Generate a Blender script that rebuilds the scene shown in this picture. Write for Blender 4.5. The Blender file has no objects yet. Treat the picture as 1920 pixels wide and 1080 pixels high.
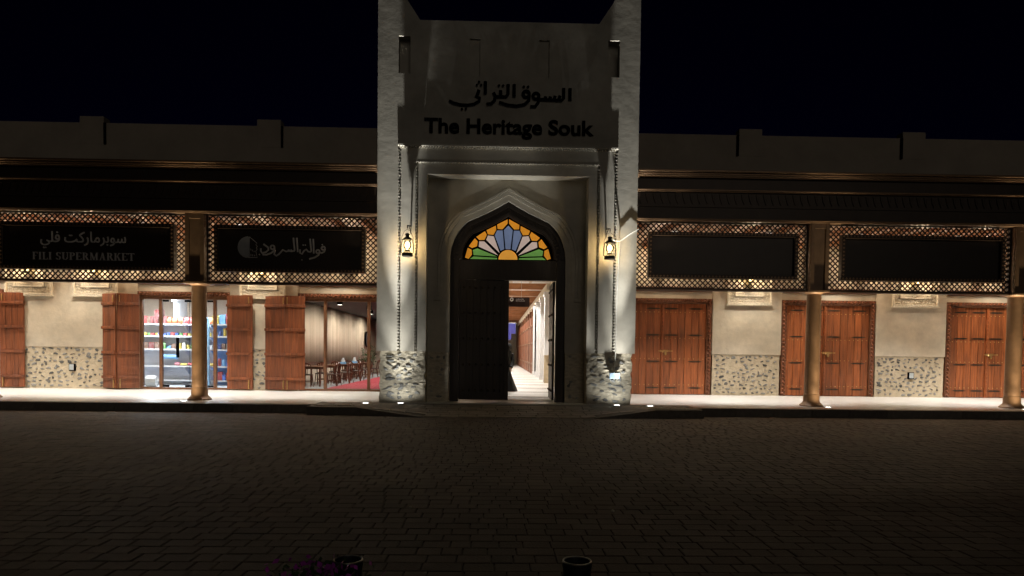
import bpy, bmesh, math, random
from mathutils import Vector, Matrix
R = math.radians
rnd = random.Random(11)
sc = bpy.context.scene
C = sc.collection

# ------------------------------------------------------------------ camera
cam_d = bpy.data.cameras.new('camera')
cam = bpy.data.objects.new('camera', cam_d); C.objects.link(cam)
cam_d.sensor_width = 36.0
cam_d.lens = 36.0 * 1300 / 1920
cam_d.clip_start = 0.1; cam_d.clip_end = 2000
yaw, pitch, roll = R(1.35), R(-2.0), R(0.68)
fw = Vector((math.sin(yaw)*math.cos(pitch), math.cos(yaw)*math.cos(pitch), math.sin(pitch)))
rt = Vector((math.cos(yaw), -math.sin(yaw), 0)); up = rt.cross(fw)
rt2 = rt*math.cos(roll) + up*math.sin(roll); up2 = up*math.cos(roll) - rt*math.sin(roll)
cam.matrix_world = Matrix(((rt2.x, up2.x, -fw.x, -0.28), (rt2.y, up2.y, -fw.y, 0.0), (rt2.z, up2.z, -fw.z, 1.62), (0, 0, 0, 1)))
cam_d.shift_y = (660 + 1300*math.tan(R(2.0)) - 540) / 1920
sc.camera = cam

# ------------------------------------------------------------------ night sky, faint town light, exposure
world = bpy.data.worlds.new('World'); sc.world = world; world.use_nodes = True
nt = world.node_tree; bg = nt.nodes['Background']
sky = nt.nodes.new('ShaderNodeTexSky'); sky.sky_type = 'NISHITA'; sky.sun_disc = False
sky.sun_elevation = R(-5); sky.sun_rotation = R(0); sky.ozone_density = 10; sky.dust_density = .2
nt.links.new(sky.outputs[0], bg.inputs[0]); bg.inputs[1].default_value = 0.075
sun_d = bpy.data.lights.new('town_fill', 'SUN'); sun_d.energy = 0.085; sun_d.angle = R(30); sun_d.color = (1, .86, .7)  # weak warm sun lamp standing in for town light behind the camera
sun = bpy.data.objects.new('town_fill', sun_d); C.objects.link(sun); sun.rotation_euler = (R(75), 0, R(12)); sun.location = (0, -5, 20)
sc.view_settings.view_transform = 'Standard'; sc.view_settings.look = 'None'
sc.view_settings.exposure = 0; sc.view_settings.gamma = 1
sc.cycles.use_denoising = True; sc.cycles.sample_clamp_indirect = 4; sc.cycles.max_bounces = 8
sc.cycles.transparent_max_bounces = 12; sc.cycles.caustics_reflective = False; sc.cycles.caustics_refractive = False

# ------------------------------------------------------------------ helpers
WOFF = {}
def link(o, parent=None):
    C.objects.link(o)
    if parent is not None:
        o.parent = parent
    return o
def thing(name, label, cat, loc=(0, 0, 0), group=None):
    o = bpy.data.objects.new(name, None); C.objects.link(o); o.location = loc; o.empty_display_size = .2
    o['label'] = label; o['category'] = cat
    if group: o['group'] = group
    WOFF[o.name] = Vector(loc); return o
def tag(o, label, cat, group=None):
    o['label'] = label; o['category'] = cat
    if group: o['group'] = group
    return o
def woff(p): return WOFF.get(p.name, Vector((0, 0, 0))) if p is not None else Vector((0, 0, 0))
class MB:
    def __init__(s): s.v = []; s.f = []
    def face(s, pts):
        n = len(s.v); s.v += [tuple(p) for p in pts]; s.f.append(tuple(range(n, n+len(pts))))
    def hexa(s, p):
        n = len(s.v); s.v += [tuple(q) for q in p]
        for f in ((0,3,2,1),(4,5,6,7),(0,1,5,4),(1,2,6,5),(2,3,7,6),(3,0,4,7)): s.f.append(tuple(n+i for i in f))
        return s
    def box(s, x0, x1, y0, y1, z0, z1):
        return s.hexa([(x0,y0,z0),(x1,y0,z0),(x1,y1,z0),(x0,y1,z0),(x0,y0,z1),(x1,y0,z1),(x1,y1,z1),(x0,y1,z1)])
    def rbox(s, c, h, M):           # rotated box: centre, half sizes, 3x3 matrix
        c = Vector(c); out = []
        for sz in (-1, 1):
            for sx, sy in ((-1,-1),(1,-1),(1,1),(-1,1)): out.append(c + M @ Vector((sx*h[0], sy*h[1], sz*h[2])))
        return s.hexa(out)
    def prism(s, poly, y0, y1):     # polygon in x,z extruded along y
        n = len(s.v); k = len(poly)
        s.v += [(x, y0, z) for x, z in poly] + [(x, y1, z) for x, z in poly]
        s.f.append(tuple(range(n, n+k))); s.f.append(tuple(range(n+2*k-1, n+k-1, -1)))
        for i in range(k):
            j = (i+1) % k; s.f.append((n+i, n+k+i, n+k+j, n+j))
        return s
    def prismz(s, poly, z0, z1):
        n = len(s.v); k = len(poly)
        s.v += [(x, y, z0) for x, y in poly] + [(x, y, z1) for x, y in poly]
        s.f.append(tuple(range(n+k-1, n-1, -1))); s.f.append(tuple(range(n+k, n+2*k)))
        for i in range(k):
            j = (i+1) % k; s.f.append((n+i, n+j, n+k+j, n+k+i))
        return s
    def strip(s, a, b, y0, y1):     # band between two outlines (lists of x,z), extruded in y
        for i in range(len(a)-1):
            s.prism([a[i], a[i+1], b[i+1], b[i]], y0, y1)
        return s
    def tube(s, pts, rad, n=8, flat=1.0, cap=True):
        pts = [Vector(p) for p in pts]; m = len(pts); base = len(s.v)
        rr = rad if isinstance(rad, (list, tuple)) else [rad]*m
        ref = None
        for i, p in enumerate(pts):
            t = (pts[min(i+1, m-1)] - pts[max(i-1, 0)])
            if t.length < 1e-9: t = Vector((0, 0, 1))
            t.normalize()
            if ref is None: ref = Vector((0, 1, 0)) if abs(t.y) < .9 else Vector((1, 0, 0))
            a = (ref - t*ref.dot(t)).normalized(); b = t.cross(a); ref = a
            for k in range(n):
                w = 2*math.pi*k/n; s.v.append(tuple(p + (a*math.cos(w)*flat + b*math.sin(w))*rr[i]))
        for i in range(m-1):
            for k in range(n):
                j = (k+1) % n; s.f.append((base+i*n+k, base+i*n+j, base+(i+1)*n+j, base+(i+1)*n+k))
        if cap:
            s.f.append(tuple(base+k for k in range(n-1, -1, -1))); s.f.append(tuple(base+(m-1)*n+k for k in range(n)))
        return s
    def lathe(s, prof, c, n=24, sx=1, sy=1, cap=True):
        base = len(s.v); m = len(prof)
        for r, z in prof:
            for k in range(n):
                w = 2*math.pi*k/n; s.v.append((c[0]+r*math.cos(w)*sx, c[1]+r*math.sin(w)*sy, c[2]+z))
        for i in range(m-1):
            for k in range(n):
                j = (k+1) % n; s.f.append((base+i*n+k, base+i*n+j, base+(i+1)*n+j, base+(i+1)*n+k))
        if cap:
            s.f.append(tuple(base+k for k in range(n-1, -1, -1))); s.f.append(tuple(base+(m-1)*n+k for k in range(n)))
        return s
    def mesh(s, name, m, smooth=False, recalc=True):
        me = bpy.data.meshes.new(name); me.from_pydata(s.v, [], s.f)
        if recalc:
            bm = bmesh.new(); bm.from_mesh(me); bmesh.ops.recalc_face_normals(bm, faces=bm.faces); bm.to_mesh(me); bm.free()
        if m is not None: me.materials.append(m)
        if smooth:
            me.polygons.foreach_set('use_smooth', [True]*len(me.polygons))
            try: me.set_sharp_from_angle(angle=R(40))
            except Exception: pass
        me.update(); return me
    def build(s, name, m, parent=None, smooth=False, bevel=0, recalc=True):
        o = bpy.data.objects.new(name, s.mesh(name, m, smooth, recalc)); link(o, parent)
        o.location = -woff(parent) if parent is not None else (0, 0, 0)
        if parent is not None and parent.name in WOFF and parent.type == 'MESH': pass
        if bevel:
            b = o.modifiers.new('bevel', 'BEVEL'); b.width = bevel; b.segments = 2; b.limit_method = 'ANGLE'; b.angle_limit = R(50); b.harden_normals = False
        return o
def place(name, me, loc, parent=None, rot=None, scale=None):
    o = bpy.data.objects.new(name, me); link(o, parent); o.location = Vector(loc) - woff(parent)
    if rot: o.rotation_euler = rot
    if scale: o.scale = scale
    return o
def struct(o): o['kind'] = 'structure'; return o
def stuff(o): o['kind'] = 'stuff'; return o

# ------------------------------------------------------------------ materials
def newmat(name):
    m = bpy.data.materials.new(name); m.use_nodes = True; return m, m.node_tree, m.node_tree.nodes['Principled BSDF']
def N(t, kind, **kw):
    n = t.nodes.new(kind)
    for k, v in kw.items(): setattr(n, k, v)
    return n
def mat(name, col, rough=.6, metal=0, vary=.25, scale=3.0, stretch=(1, 1, 1), bump=0, bscale=30, rand=0, spec=.5, coat=0, col2=None, attr=None):
    m, t, p = newmat(name)
    tc = N(t, 'ShaderNodeTexCoord'); mp = N(t, 'ShaderNodeMapping'); mp.inputs['Scale'].default_value = stretch
    t.links.new(tc.outputs['Object'], mp.inputs['Vector'])
    no = N(t, 'ShaderNodeTexNoise'); no.inputs['Scale'].default_value = scale; no.inputs['Detail'].default_value = 7; no.inputs['Roughness'].default_value = .62
    t.links.new(mp.outputs[0], no.inputs['Vector'])
    mx = N(t, 'ShaderNodeMix', data_type='RGBA')
    c2 = col2 if col2 else tuple(c*(1-vary) for c in col)
    c1 = col if col2 else tuple(min(1, c*(1+vary*.6)) for c in col)
    mr = N(t, 'ShaderNodeMapRange'); mr.inputs[1].default_value = .3; mr.inputs[2].default_value = .7
    t.links.new(no.outputs[0], mr.inputs[0]); t.links.new(mr.outputs[0], mx.inputs[0])
    mx.inputs[6].default_value = (*c2, 1); mx.inputs[7].default_value = (*c1, 1)
    out = mx.outputs[2]
    if rand:
        oi = N(t, 'ShaderNodeAttribute', attribute_name=attr) if attr else N(t, 'ShaderNodeObjectInfo'); hs = N(t, 'ShaderNodeHueSaturation')
        r2 = N(t, 'ShaderNodeMapRange'); r2.inputs[3].default_value = 1-rand; r2.inputs[4].default_value = 1+rand
        t.links.new(oi.outputs['Fac' if attr else 'Random'], r2.inputs[0]); t.links.new(r2.outputs[0], hs.inputs['Value']); t.links.new(out, hs.inputs['Color']); out = hs.outputs[0]
    t.links.new(out, p.inputs['Base Color'])
    p.inputs['Roughness'].default_value = rough; p.inputs['Metallic'].default_value = metal; p.inputs['Specular IOR Level'].default_value = spec
    if coat: p.inputs['Coat Weight'].default_value = coat; p.inputs['Coat Roughness'].default_value = .2
    if bump:
        nb = N(t, 'ShaderNodeTexNoise'); nb.inputs['Scale'].default_value = bscale; nb.inputs['Detail'].default_value = 5
        t.links.new(mp.outputs[0], nb.inputs['Vector'])
        bu = N(t, 'ShaderNodeBump'); bu.inputs['Strength'].default_value = bump; bu.inputs['Distance'].default_value = .02
        t.links.new(nb.outputs[0], bu.inputs['Height']); t.links.new(bu.outputs[0], p.inputs['Normal'])
    return m
def emis(name, col, strength, noise=0, nscale=20):
    m, t, p = newmat(name)
    p.inputs['Base Color'].default_value = (*col, 1); p.inputs['Emission Color'].default_value = (*col, 1); p.inputs['Emission Strength'].default_value = strength
    p.inputs['Roughness'].default_value = .35
    if noise:
        tc = N(t, 'ShaderNodeTexCoord'); no = N(t, 'ShaderNodeTexNoise'); no.inputs['Scale'].default_value = nscale; no.inputs['Detail'].default_value = 3
        t.links.new(tc.outputs['Object'], no.inputs[0])
        mr = N(t, 'ShaderNodeMapRange'); mr.inputs[1].default_value = .25; mr.inputs[2].default_value = .75
        mr.inputs[3].default_value = strength*(1-noise); mr.inputs[4].default_value = strength*(1+noise)
        t.links.new(no.outputs[0], mr.inputs[0]); t.links.new(mr.outputs[0], p.inputs['Emission Strength'])
        bu = N(t, 'ShaderNodeBump'); bu.inputs['Strength'].default_value = .5; bu.inputs['Distance'].default_value = .01
        t.links.new(no.outputs[0], bu.inputs['Height']); t.links.new(bu.outputs[0], p.inputs['Normal'])
    return m
def glassmat(name):
    m, t, p = newmat(name); t.nodes.remove(p); o = t.nodes['Material Output']
    a = N(t, 'ShaderNodeBsdfTransparent'); a.inputs[0].default_value = (.96, .98, .98, 1)
    g = N(t, 'ShaderNodeBsdfGlossy'); g.inputs['Roughness'].default_value = .02
    f = N(t, 'ShaderNodeFresnel'); f.inputs[0].default_value = 1.45; x = N(t, 'ShaderNodeMixShader')
    t.links.new(f.outputs[0], x.inputs[0]); t.links.new(a.outputs[0], x.inputs[1]); t.links.new(g.outputs[0], x.inputs[2]); t.links.new(x.outputs[0], o.inputs[0])
    return m
M = {}
M['plaster'] = mat('tower_plaster', (.50, .48, .425), .9, vary=.30, scale=.9, bump=.22, bscale=5)
M['parapet'] = mat('parapet_plaster', (.42, .37, .31), .9, vary=.15, scale=1.1, bump=.3, bscale=10)
M['cream'] = mat('cream_plaster', (.62, .53, .40), .85, vary=.24, scale=1.5, bump=.35, bscale=8)
M['carved'] = mat('carved_plaster', (.62, .54, .41), .85, vary=.2, scale=14, bump=1, bscale=26)
M['mortar'] = mat('warm_mortar', (.55, .45, .31), .95, vary=.2, scale=5, bump=.8, bscale=16)
M['mortar2'] = mat('grey_mortar', (.52, .48, .39), .95, vary=.35, scale=6, stretch=(1, 1, 2.4), bump=1.0, bscale=9)
M['stone'] = mat('plinth_stone', (.20, .19, .17), .8, vary=.5, scale=3, bump=.8, bscale=6, rand=.65)
M['stone2'] = mat('pier_stone', (.27, .28, .28), .7, vary=.55, scale=3, bump=.8, bscale=5, rand=.45)
M['wood'] = mat('door_wood', (.31, .086, .023), .5, vary=.65, scale=1.6, stretch=(11, 11, .7), bump=.35, bscale=12, rand=.24, coat=.08)
M['shutter'] = mat('shutter_wood', (.185, .052, .016), .5, vary=.55, scale=1.6, stretch=(10, 10, .7), bump=.35, bscale=12, rand=.22, coat=.08)
M['trimwood'] = mat('trim_wood', (.15, .055, .022), .5, vary=.4, scale=2, stretch=(4, 4, 4), bump=.2, bscale=20)
M['framewood'] = mat('window_frame_wood', (.17, .075, .035), .4, vary=.2, scale=3, stretch=(6, 6, 1))
M['darkwood'] = mat('gate_wood', (.022, .015, .011), .5, vary=.4, scale=2, stretch=(8, 8, .8), bump=.15, bscale=14)
M['beam'] = mat('beam_wood', (.36, .15, .06), .55, vary=.35, scale=2, stretch=(1, 5, 5), bump=.15, bscale=14)
M['ceiling'] = mat('soffit_wood', (.60, .41, .28), .6, vary=.45, scale=2.2, stretch=(3, 1, 1), bump=.1, bscale=14)
M['bronze'] = mat('bronze_paint', (.24, .138, .072), .45, metal=.2, vary=.15, scale=5)
M['dbronze'] = mat('dark_bronze', (.040, .026, .018), .42, metal=.3, vary=.25, scale=4)
M['mold'] = mat('bronze_moulding', (.17, .105, .06), .35, metal=.4, vary=.2, scale=4)
M['sign'] = mat('sign_panel', (.030, .020, .014), .35, metal=.2, vary=.2, scale=2)
M['letter'] = mat('sign_letter_grey', (.62, .60, .60), .4, vary=.1)
M['logo'] = mat('logo_grey', (.34, .36, .38), .35, vary=.2, scale=2)
M['black'] = mat('black_letter', (.002, .002, .003), .9, vary=.1, spec=.05)
M['iron'] = mat('iron', (.05, .038, .028), .5, metal=.6, vary=.3, scale=20)
M['brass'] = mat('brass', (.62, .40, .16), .35, metal=.8, vary=.2, scale=20)
M['lampmetal'] = mat('lantern_metal', (.03, .028, .024), .4, metal=.6, vary=.3, scale=20)
M['steel'] = mat('brushed_steel', (.5, .5, .5), .35, metal=.9, vary=.1)
M['pave'] = mat('polished_pavement', (.66, .64, .60), .3, vary=.08, scale=1.2)
M['kerb'] = mat('kerb_stone', (.17, .15, .13), .8, vary=.3, scale=8, bump=.3, bscale=30, rand=.2)
M['paver'] = mat('street_paver', (.070, .053, .043), .75, vary=.3, scale=7, bump=.35, bscale=40, rand=.3)
M['paver_far'] = mat('street_paver_far', (.070, .053, .043), .75, vary=.5, scale=.9, bump=.35, bscale=40, rand=.3, attr='tone')
M['joint'] = mat('joint_sand', (.045, .036, .029), .95, vary=.3, scale=9, bump=.4, bscale=40)
M['apron'] = mat('apron_stone', (.24, .21, .18), .75, vary=.25, scale=7, bump=.35, bscale=30, rand=.2)
M['glass'] = glassmat('shop_glass')
M['white'] = mat('white_paint', (.72, .72, .74), .4, vary=.05)
M['shelfw'] = mat('shelf_white', (.62, .66, .78), .4, vary=.06)
M['shelfb'] = mat('shelf_blue', (.25, .42, .80), .4, vary=.1)
M['curtain'] = mat('curtain_cloth', (.58, .46, .34), .85, vary=.25, scale=1.6, stretch=(1, 2.2, .1))
M['shopwall'] = mat('shop_wall', (.55, .45, .36), .85, vary=.1)
M['shopfloor'] = mat('shop_floor', (.55, .58, .62), .25, vary=.06)
M['ceildark'] = mat('dark_ceiling', (.035, .038, .042), .8, vary=.2)
M['carpet'] = mat('red_carpet', (.42, .03, .05), .95, vary=.45, scale=5, stretch=(1, 3, 1))
M['chair'] = mat('chair_wood', (.13, .045, .022), .4, vary=.3, scale=6, rand=.15)
M['seatpad'] = mat('seat_pad', (.05, .035, .03), .6, vary=.2)
M['corrfloor'] = mat('lane_floor', (.62, .60, .56), .35, vary=.08)
M['corrwall'] = mat('lane_wall', (.64, .56, .45), .85, vary=.1, bump=.2, bscale=9)
M['band'] = mat('shadow_band_brown', (.20, .15, .12), .5, vary=.2, scale=6)  # darkness of the beam shadows, put into the colour
M['cloth'] = mat('abaya_cloth', (.010, .010, .012), .75, vary=.2, scale=3)
M['skin'] = mat('skin', (.42, .26, .18), .5, vary=.1)
M['hang'] = mat('hanging_sign_brown', (.03, .011, .008), .5, vary=.1)
M['banner'] = mat('banner_blue', (.03, .03, .22), .6, vary=.15)
M['cable'] = mat('white_cable', (.75, .75, .72), .5, vary=.05)
M['jbox'] = mat('pale_blue_plastic', (.32, .45, .62), .4, vary=.1)
M['plate'] = mat('grey_plate', (.45, .48, .48), .4, vary=.1)
M['bollard'] = mat('bollard_metal', (.035, .037, .045), .35, metal=.5, vary=.2, scale=8)
M['petal'] = mat('purple_petal', (.40, .04, .46), .6, vary=.4, scale=30, rand=.2)
M['leafm'] = mat('leaf_green', (.05, .09, .03), .6, vary=.4, scale=30)
M['stripe'] = mat('pebble_white', (.6, .58, .5), .6, vary=.2)
M['lens'] = emis('uplight_lens', (1, .97, .9), 18)
M['warmglow'] = emis('lantern_glow', (1, .72, .32), 9)
M['flame'] = emis('lantern_bulb', (1, .70, .28), 6)
M['sconceglow'] = emis('sconce_glow', (1, .70, .28), 7)
M['panel'] = emis('ceiling_panel', (.93, .96, 1), 9)
M['spotlens'] = emis('downlight_lens', (1, .96, .88), 6)
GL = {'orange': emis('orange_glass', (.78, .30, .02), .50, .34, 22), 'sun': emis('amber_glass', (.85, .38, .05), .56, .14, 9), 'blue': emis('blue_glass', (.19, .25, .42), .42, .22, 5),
      'pink': emis('pink_glass', (.62, .48, .42), .50, .14, 9), 'green': emis('green_glass', (.14, .33, .07), .52, .2, 9)}  # lane light shining through the glass, put into the panes as emission
def colmat(name, c): return mat(name, c, .35, vary=.15, scale=25)

# ------------------------------------------------------------------ lamps
def spot(parent, loc, aim, power, half, blend=.6, rad=.04, col=(1, .96, .88)):
    d = bpy.data.lights.new('beam', 'SPOT'); d.energy = power; d.spot_size = 2*R(half); d.spot_blend = blend; d.shadow_soft_size = rad; d.color = col
    o = bpy.data.objects.new('beam', d); link(o, parent); o.location = Vector(loc) - woff(parent)
    o.rotation_euler = Vector(aim).to_track_quat('-Z', 'Y').to_euler(); return o
def point(parent, loc, power, rad=.05, col=(1, .8, .5)):
    d = bpy.data.lights.new('glow', 'POINT'); d.energy = power; d.shadow_soft_size = rad; d.color = col
    o = bpy.data.objects.new('glow', d); link(o, parent); o.location = Vector(loc) - woff(parent); return o
def area(parent, loc, aim, power, sx, sy, col=(1, .98, .95)):
    d = bpy.data.lights.new('panel_light', 'AREA'); d.shape = 'RECTANGLE'; d.size = sx; d.size_y = sy; d.energy = power; d.color = col
    o = bpy.data.objects.new('panel_light', d); link(o, parent); o.location = Vector(loc) - woff(parent)
    o.rotation_euler = Vector(aim).to_track_quat('-Z', 'Y').to_euler(); return o

ZP = .21           # pavement level
YT = 18.9          # front of the gate tower
YW = 23.8          # shop wall
# ================================================================== GROUND
st = MB(); st.face([(-120, -60, -.06), (120, -60, -.06), (120, 140, -.06), (-120, 140, -.06)])
ground = struct(st.build('ground', M['joint']))
st = MB(); st.box(-22, 22, -4, 18.6, -.055, -.022)
street = struct(st.build('street', M['joint']))
# street pavers, running bond with uneven lengths
WID = [.17, .20, .235, .27, .31]
def paver_mesh(w, d, h=.022, g=.008, ch=.007):
    b = MB(); a = w/2-g/2; e = d/2-g/2
    lo = [(-a, -e, -h), (a, -e, -h), (a, e, -h), (-a, e, -h)]; mi = [(x, y, -ch*.6) for x, y, z in lo]
    hi = [((a-ch)*(1 if x > 0 else -1), (e-ch)*(1 if y > 0 else -1), 0) for x, y, z in lo]
    b.v = lo+mi+hi
    for k in range(4):
        j = (k+1) % 4; b.f += [(k, j, 4+j, 4+k), (4+k, 4+j, 8+j, 8+k)]
    b.f.append((8, 9, 10, 11)); return b
PD = .205
pm = [paver_mesh(w, PD) for w in WID]; pme = [p.mesh('paver', M['paver'], recalc=False) for p in pm]
allp = []
row = 0; y = 2.4
while y < 17.85:
    x = -17 - rnd.random()*.4
    while x < 17:
        k = rnd.randrange(5); w = WID[k]
        allp.append((x+w/2, y+PD/2, k, rnd.uniform(-.002, .002), rnd.uniform(-.004, .004))); x += w
    y += PD; row += 1
near = [p for p in allp if p[1] > 4.55 and abs(p[0]+.28-.02*p[1]) < p[1]*.76]
near.sort(key=lambda p: p[1]); nearset = set(near[:300])
for p in near[:300]:
    place('paver', pme[p[2]], (p[0], p[1], p[3]), street, rot=(p[4], p[4]*.6, p[4]))
fld = MB()
for p in allp:
    if p in nearset: continue
    b = pm[p[2]]; n = len(fld.v)
    fld.v += [(vx+p[0], vy+p[1], vz+p[3]+p[4]*vx) for vx, vy, vz in b.v]; fld.f += [tuple(n+i for i in f) for f in b.f]
fo_ = stuff(fld.build('paver_field', M['paver_far'], street, recalc=False))
at = fo_.data.attributes.new('tone', 'FLOAT', 'FACE'); tv = []
for k in range(len(fld.f)//9): tv += [rnd.random()]*9
at.data.foreach_set('value', tv)
for (px, py) in ((-1.14, 7.1), (.93, 7.0)):
    b = MB(); b.lathe([(.004, 0), (.016, .004), (.018, .012), (.010, .021), (.002, .023)], (px, py, .002), 8)
    tag(b.build('pebble', M['stripe'], smooth=True), 'tiny pale pebble lying on the dark paving, %s of the two' % ('left' if px < 0 else 'right'), 'pebble')

# pavements in front of the shops, with kerb stones
def pavement(name, x0, x1, side):
    b = MB(); b.box(x0, x1, 18.15, 30, -.03, ZP)
    o = struct(b.build(name, M['pave']))
    ks = MB(); ks.box(-.494, .494, 0, .25, -.03, ZP-.004); km = ks.mesh('kerb_stone', M['kerb'])
    x = x0+.5
    while x < x1-.4:
        k = place('kerb_stone', km, (x, 17.895, 0), o, rot=(0, 0, rnd.uniform(-.002, .002)), scale=(1, 1, 1)); x += 1.0
    return o
pv1 = pavement('pavement_left', -22, -5.0, -1); pv2 = pavement('pavement_right', 5.0, 22, 1)
b = MB(); b.box(-5.0, 5.0, 18.95, 30, -.03, ZP-.002); struct(b.build('gate_floor', M['pave']))
# entrance apron: a dropped kerb with flared sides
ap = MB()
for s in (-1, 1):
    q = lambda x, y, z: (s*x, y, z)
    # raised shoulder, flare
    ap.hexa([q(5, 17.4, -.03), q(3.75, 17.3, -.03), q(3.75, 18.95, -.03), q(5, 18.95, -.03), q(5, 17.4, ZP-.01), q(3.75, 17.3, ZP-.01), q(3.75, 18.95, ZP-.004), q(5, 18.95, ZP-.004)])
    ap.hexa([q(3.75, 17.3, -.03), q(2.05, 16.95, -.03), q(2.05, 18.95, -.03), q(3.75, 18.95, -.03), q(3.75, 17.3, ZP-.012), q(2.05, 16.95, -.005), q(2.05, 18.95, ZP-.03), q(3.75, 18.95, ZP-.006)])
ap.hexa([(-2.05, 16.95, -.03), (2.05, 16.95, -.03), (2.05, 18.95, -.03), (-2.05, 18.95, -.03), (-2.05, 16.95, -.006), (2.05, 16.95, -.006), (2.05, 18.95, ZP-.03), (-2.05, 18.95, ZP-.03)])
apron = struct(ap.build('entrance_apron', M['kerb']))
def apz(x, y):
    ax = abs(x); t = (y-16.95)/2.0
    c = -.006 + t*(ZP-.03+.006)
    if ax <= 2.05: return c
    if ax >= 3.75: return ZP-.008
    u = (ax-2.05)/1.7; f = -.005 + max(0, (y-16.95))/2*(ZP-.025); return f*(1-u) + (ZP-.01)*u
yy = 17.02
while yy < 18.7:
    xx = -4.95 + rnd.random()*.2
    while xx < 4.7:
        w = rnd.choice([.38, .46, .55]); x0, x1 = xx+.008, min(xx+w, 4.95)-.008; y0, y1 = yy+.008, yy+.272
        ymin = 16.99 if abs(xx) < 2 else 16.95 + (min(abs(xx), abs(xx+w)) > 1.6)*.36*min(1, (max(abs(xx), abs(xx+w))-2.05)/1.7)+.03
        if y0 > ymin:
            b = MB(); z = [apz(x0, y0), apz(x1, y0), apz(x1, y1), apz(x0, y1)]; h = .012+rnd.random()*.004
            b.hexa([(x0, y0, z[0]-.01), (x1, y0, z[1]-.01), (x1, y1, z[2]-.01), (x0, y1, z[3]-.01), (x0+.006, y0+.006, z[0]+h), (x1-.006, y0+.006, z[1]+h), (x1-.006, y1-.006, z[2]+h), (x0+.006, y1-.006, z[3]+h)])
            b.build('paving_stone', M['apron'], apron)
        xx += w
    yy += .28

# ================================================================== GATE TOWER
tw = thing('gate_tower', 'tall plastered gate tower with pointed arch between the shop arcades', 'tower', (0, YT, ZP))
b = MB()
for s in (-1, 1):
    def bx(x0, x1, y0, y1, z0, z1):
        b.box(min(s*x0, s*x1), max(s*x0, s*x1), y0, y1, z0, z1)
    bx(2.97, 3.52, YT, 21.6, 1.61, 10.46)                 # outer strip
    bx(2.655, 2.97, YT, YT+.35, 7.16, 9.05); bx(2.655, 2.97, YT, YT+.35, 10.03, 10.46); bx(2.655, 2.97, YT+.30, YT+.35, 9.05, 10.03)
    bx(2.5, 2.89, YT+.035, 21.6, 1.61, 7.16); bx(2.89, 2.97, YT+.13, 21.6, 1.61, 7.16)              # first step
    bx(2.2, 2.43, YT+.085, 21.6, 1.61, 6.72); bx(2.43, 2.5, YT+.16, 21.6, 1.61, 6.72)                # second step
    bx(1.07, 2.655, YT, YT+.35, 7.16, 10.46)
    bx(.79, 1.07, YT, YT+.35, 7.16, 9.02); bx(.79, 1.07, YT, YT+.35, 10.0, 10.46); bx(.79, 1.07, YT+.07, YT+.35, 9.02, 10.0)
    pts = [(2.40, 10.46), (3.52, 10.46), (3.52, 12.1), (3.06, 12.1), (3.0, 11.45), (2.76, 11.0)]
    b.prism([(s*x, z) for x, z in pts], YT, YT+.5)
b.box(-.79, .79, YT, YT+.35, 7.16, 10.46)
b.box(-2.5, 2.5, YT+.035, YT+.45, 6.72, 7.16)              # header of the first step
b.box(-2.2, 2.2, YT+.085, YT+.9, 6.41, 6.72)               # header of the second step
b.box(-2.65, 2.65, YT+.35, 21.6, 7.16, 10.4)
wall = b.build('wall', M['plaster'], tw)
CX = .03; YB = 19.5
def arch(hw, zs, hx, hz, za, n=10):
    """half outlines left->apex->right: straight jamb to zs, curve to the haunch (hx,hz), straight to the apex"""
    p = []
    for i in range(n+1):
        t = i/n; c0 = (hw, zs); c1 = (hw, zs+(hz-zs)*.62); c2 = (hx, hz)
        x = (1-t)**2*c0[0]+2*(1-t)*t*c1[0]+t*t*c2[0]; z = (1-t)**2*c0[1]+2*(1-t)*t*c1[1]+t*t*c2[1]; p.append((x, z))
    for i in range(1, 5):
        t = i/4; p.append((hx+(0-hx)*t, hz+(za-hz)*t + .05*math.sin(math.pi*t)*(-1)*.6))
    left = [(CX-x, z) for x, z in p]; right = [(CX+x, z) for x, z in reversed(p[:-1])]
    return left+right
a_open = arch(1.62, 4.15, 1.12, 5.26, 5.83)
# recess back wall round the arch
top = [(x, 6.41) for x, z in a_open]
b = MB(); b.strip(a_open, top, YB, YB+.45)
b.box(-2.2, CX-1.62, YB, YB+.45, 1.60, 6.41); b.box(CX+1.62, 2.2, YB, YB+.45, 1.60, 6.41)
b.build('recess_wall', M['plaster'], tw)
rps = {}
for s in (-1, 1):
    b = MB(); x0, x1 = sorted((s*2.2, CX+s*1.64)); b.box(x0, x1, YB-.02, YB+.45, ZP-.01, 1.597); rps[s] = b.build('recess_plinth', M['mortar2'], tw)
# raised arch moulding in three steps, ending on small corbels
for i, (d0, d1, pr) in enumerate(((.16, .26, .045), (.27, .33, .075), (.345, .41, .05))):
    A = arch(1.62+d0, 4.15, 1.12+d0*.86, 5.26+d0*.62, 5.83+d0*1.06); B_ = arch(1.62+d1, 4.15, 1.12+d1*.86, 5.26+d1*.62, 5.83+d1*1.06)
    b = MB(); b.strip(A, B_, YB-pr, YB+.01)
    for s in (-1, 1):
        x0, x1 = sorted((CX+s*(1.62+d0), CX+s*(1.62+d1))); b.box(x0, x1, YB-pr, YB+.01, 3.12+.06*(2-i), 4.15)
    b.build('arch_moulding', M['plaster'], tw)
for s in (-1, 1):
    b = MB(); x0, x1 = sorted((CX+s*1.86, CX+s*2.05)); b.box(x0, x1, YB-.10, YB+.01, 3.04, 3.115); b.build('corbel', M['plaster'], tw, bevel=.01)
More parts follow.
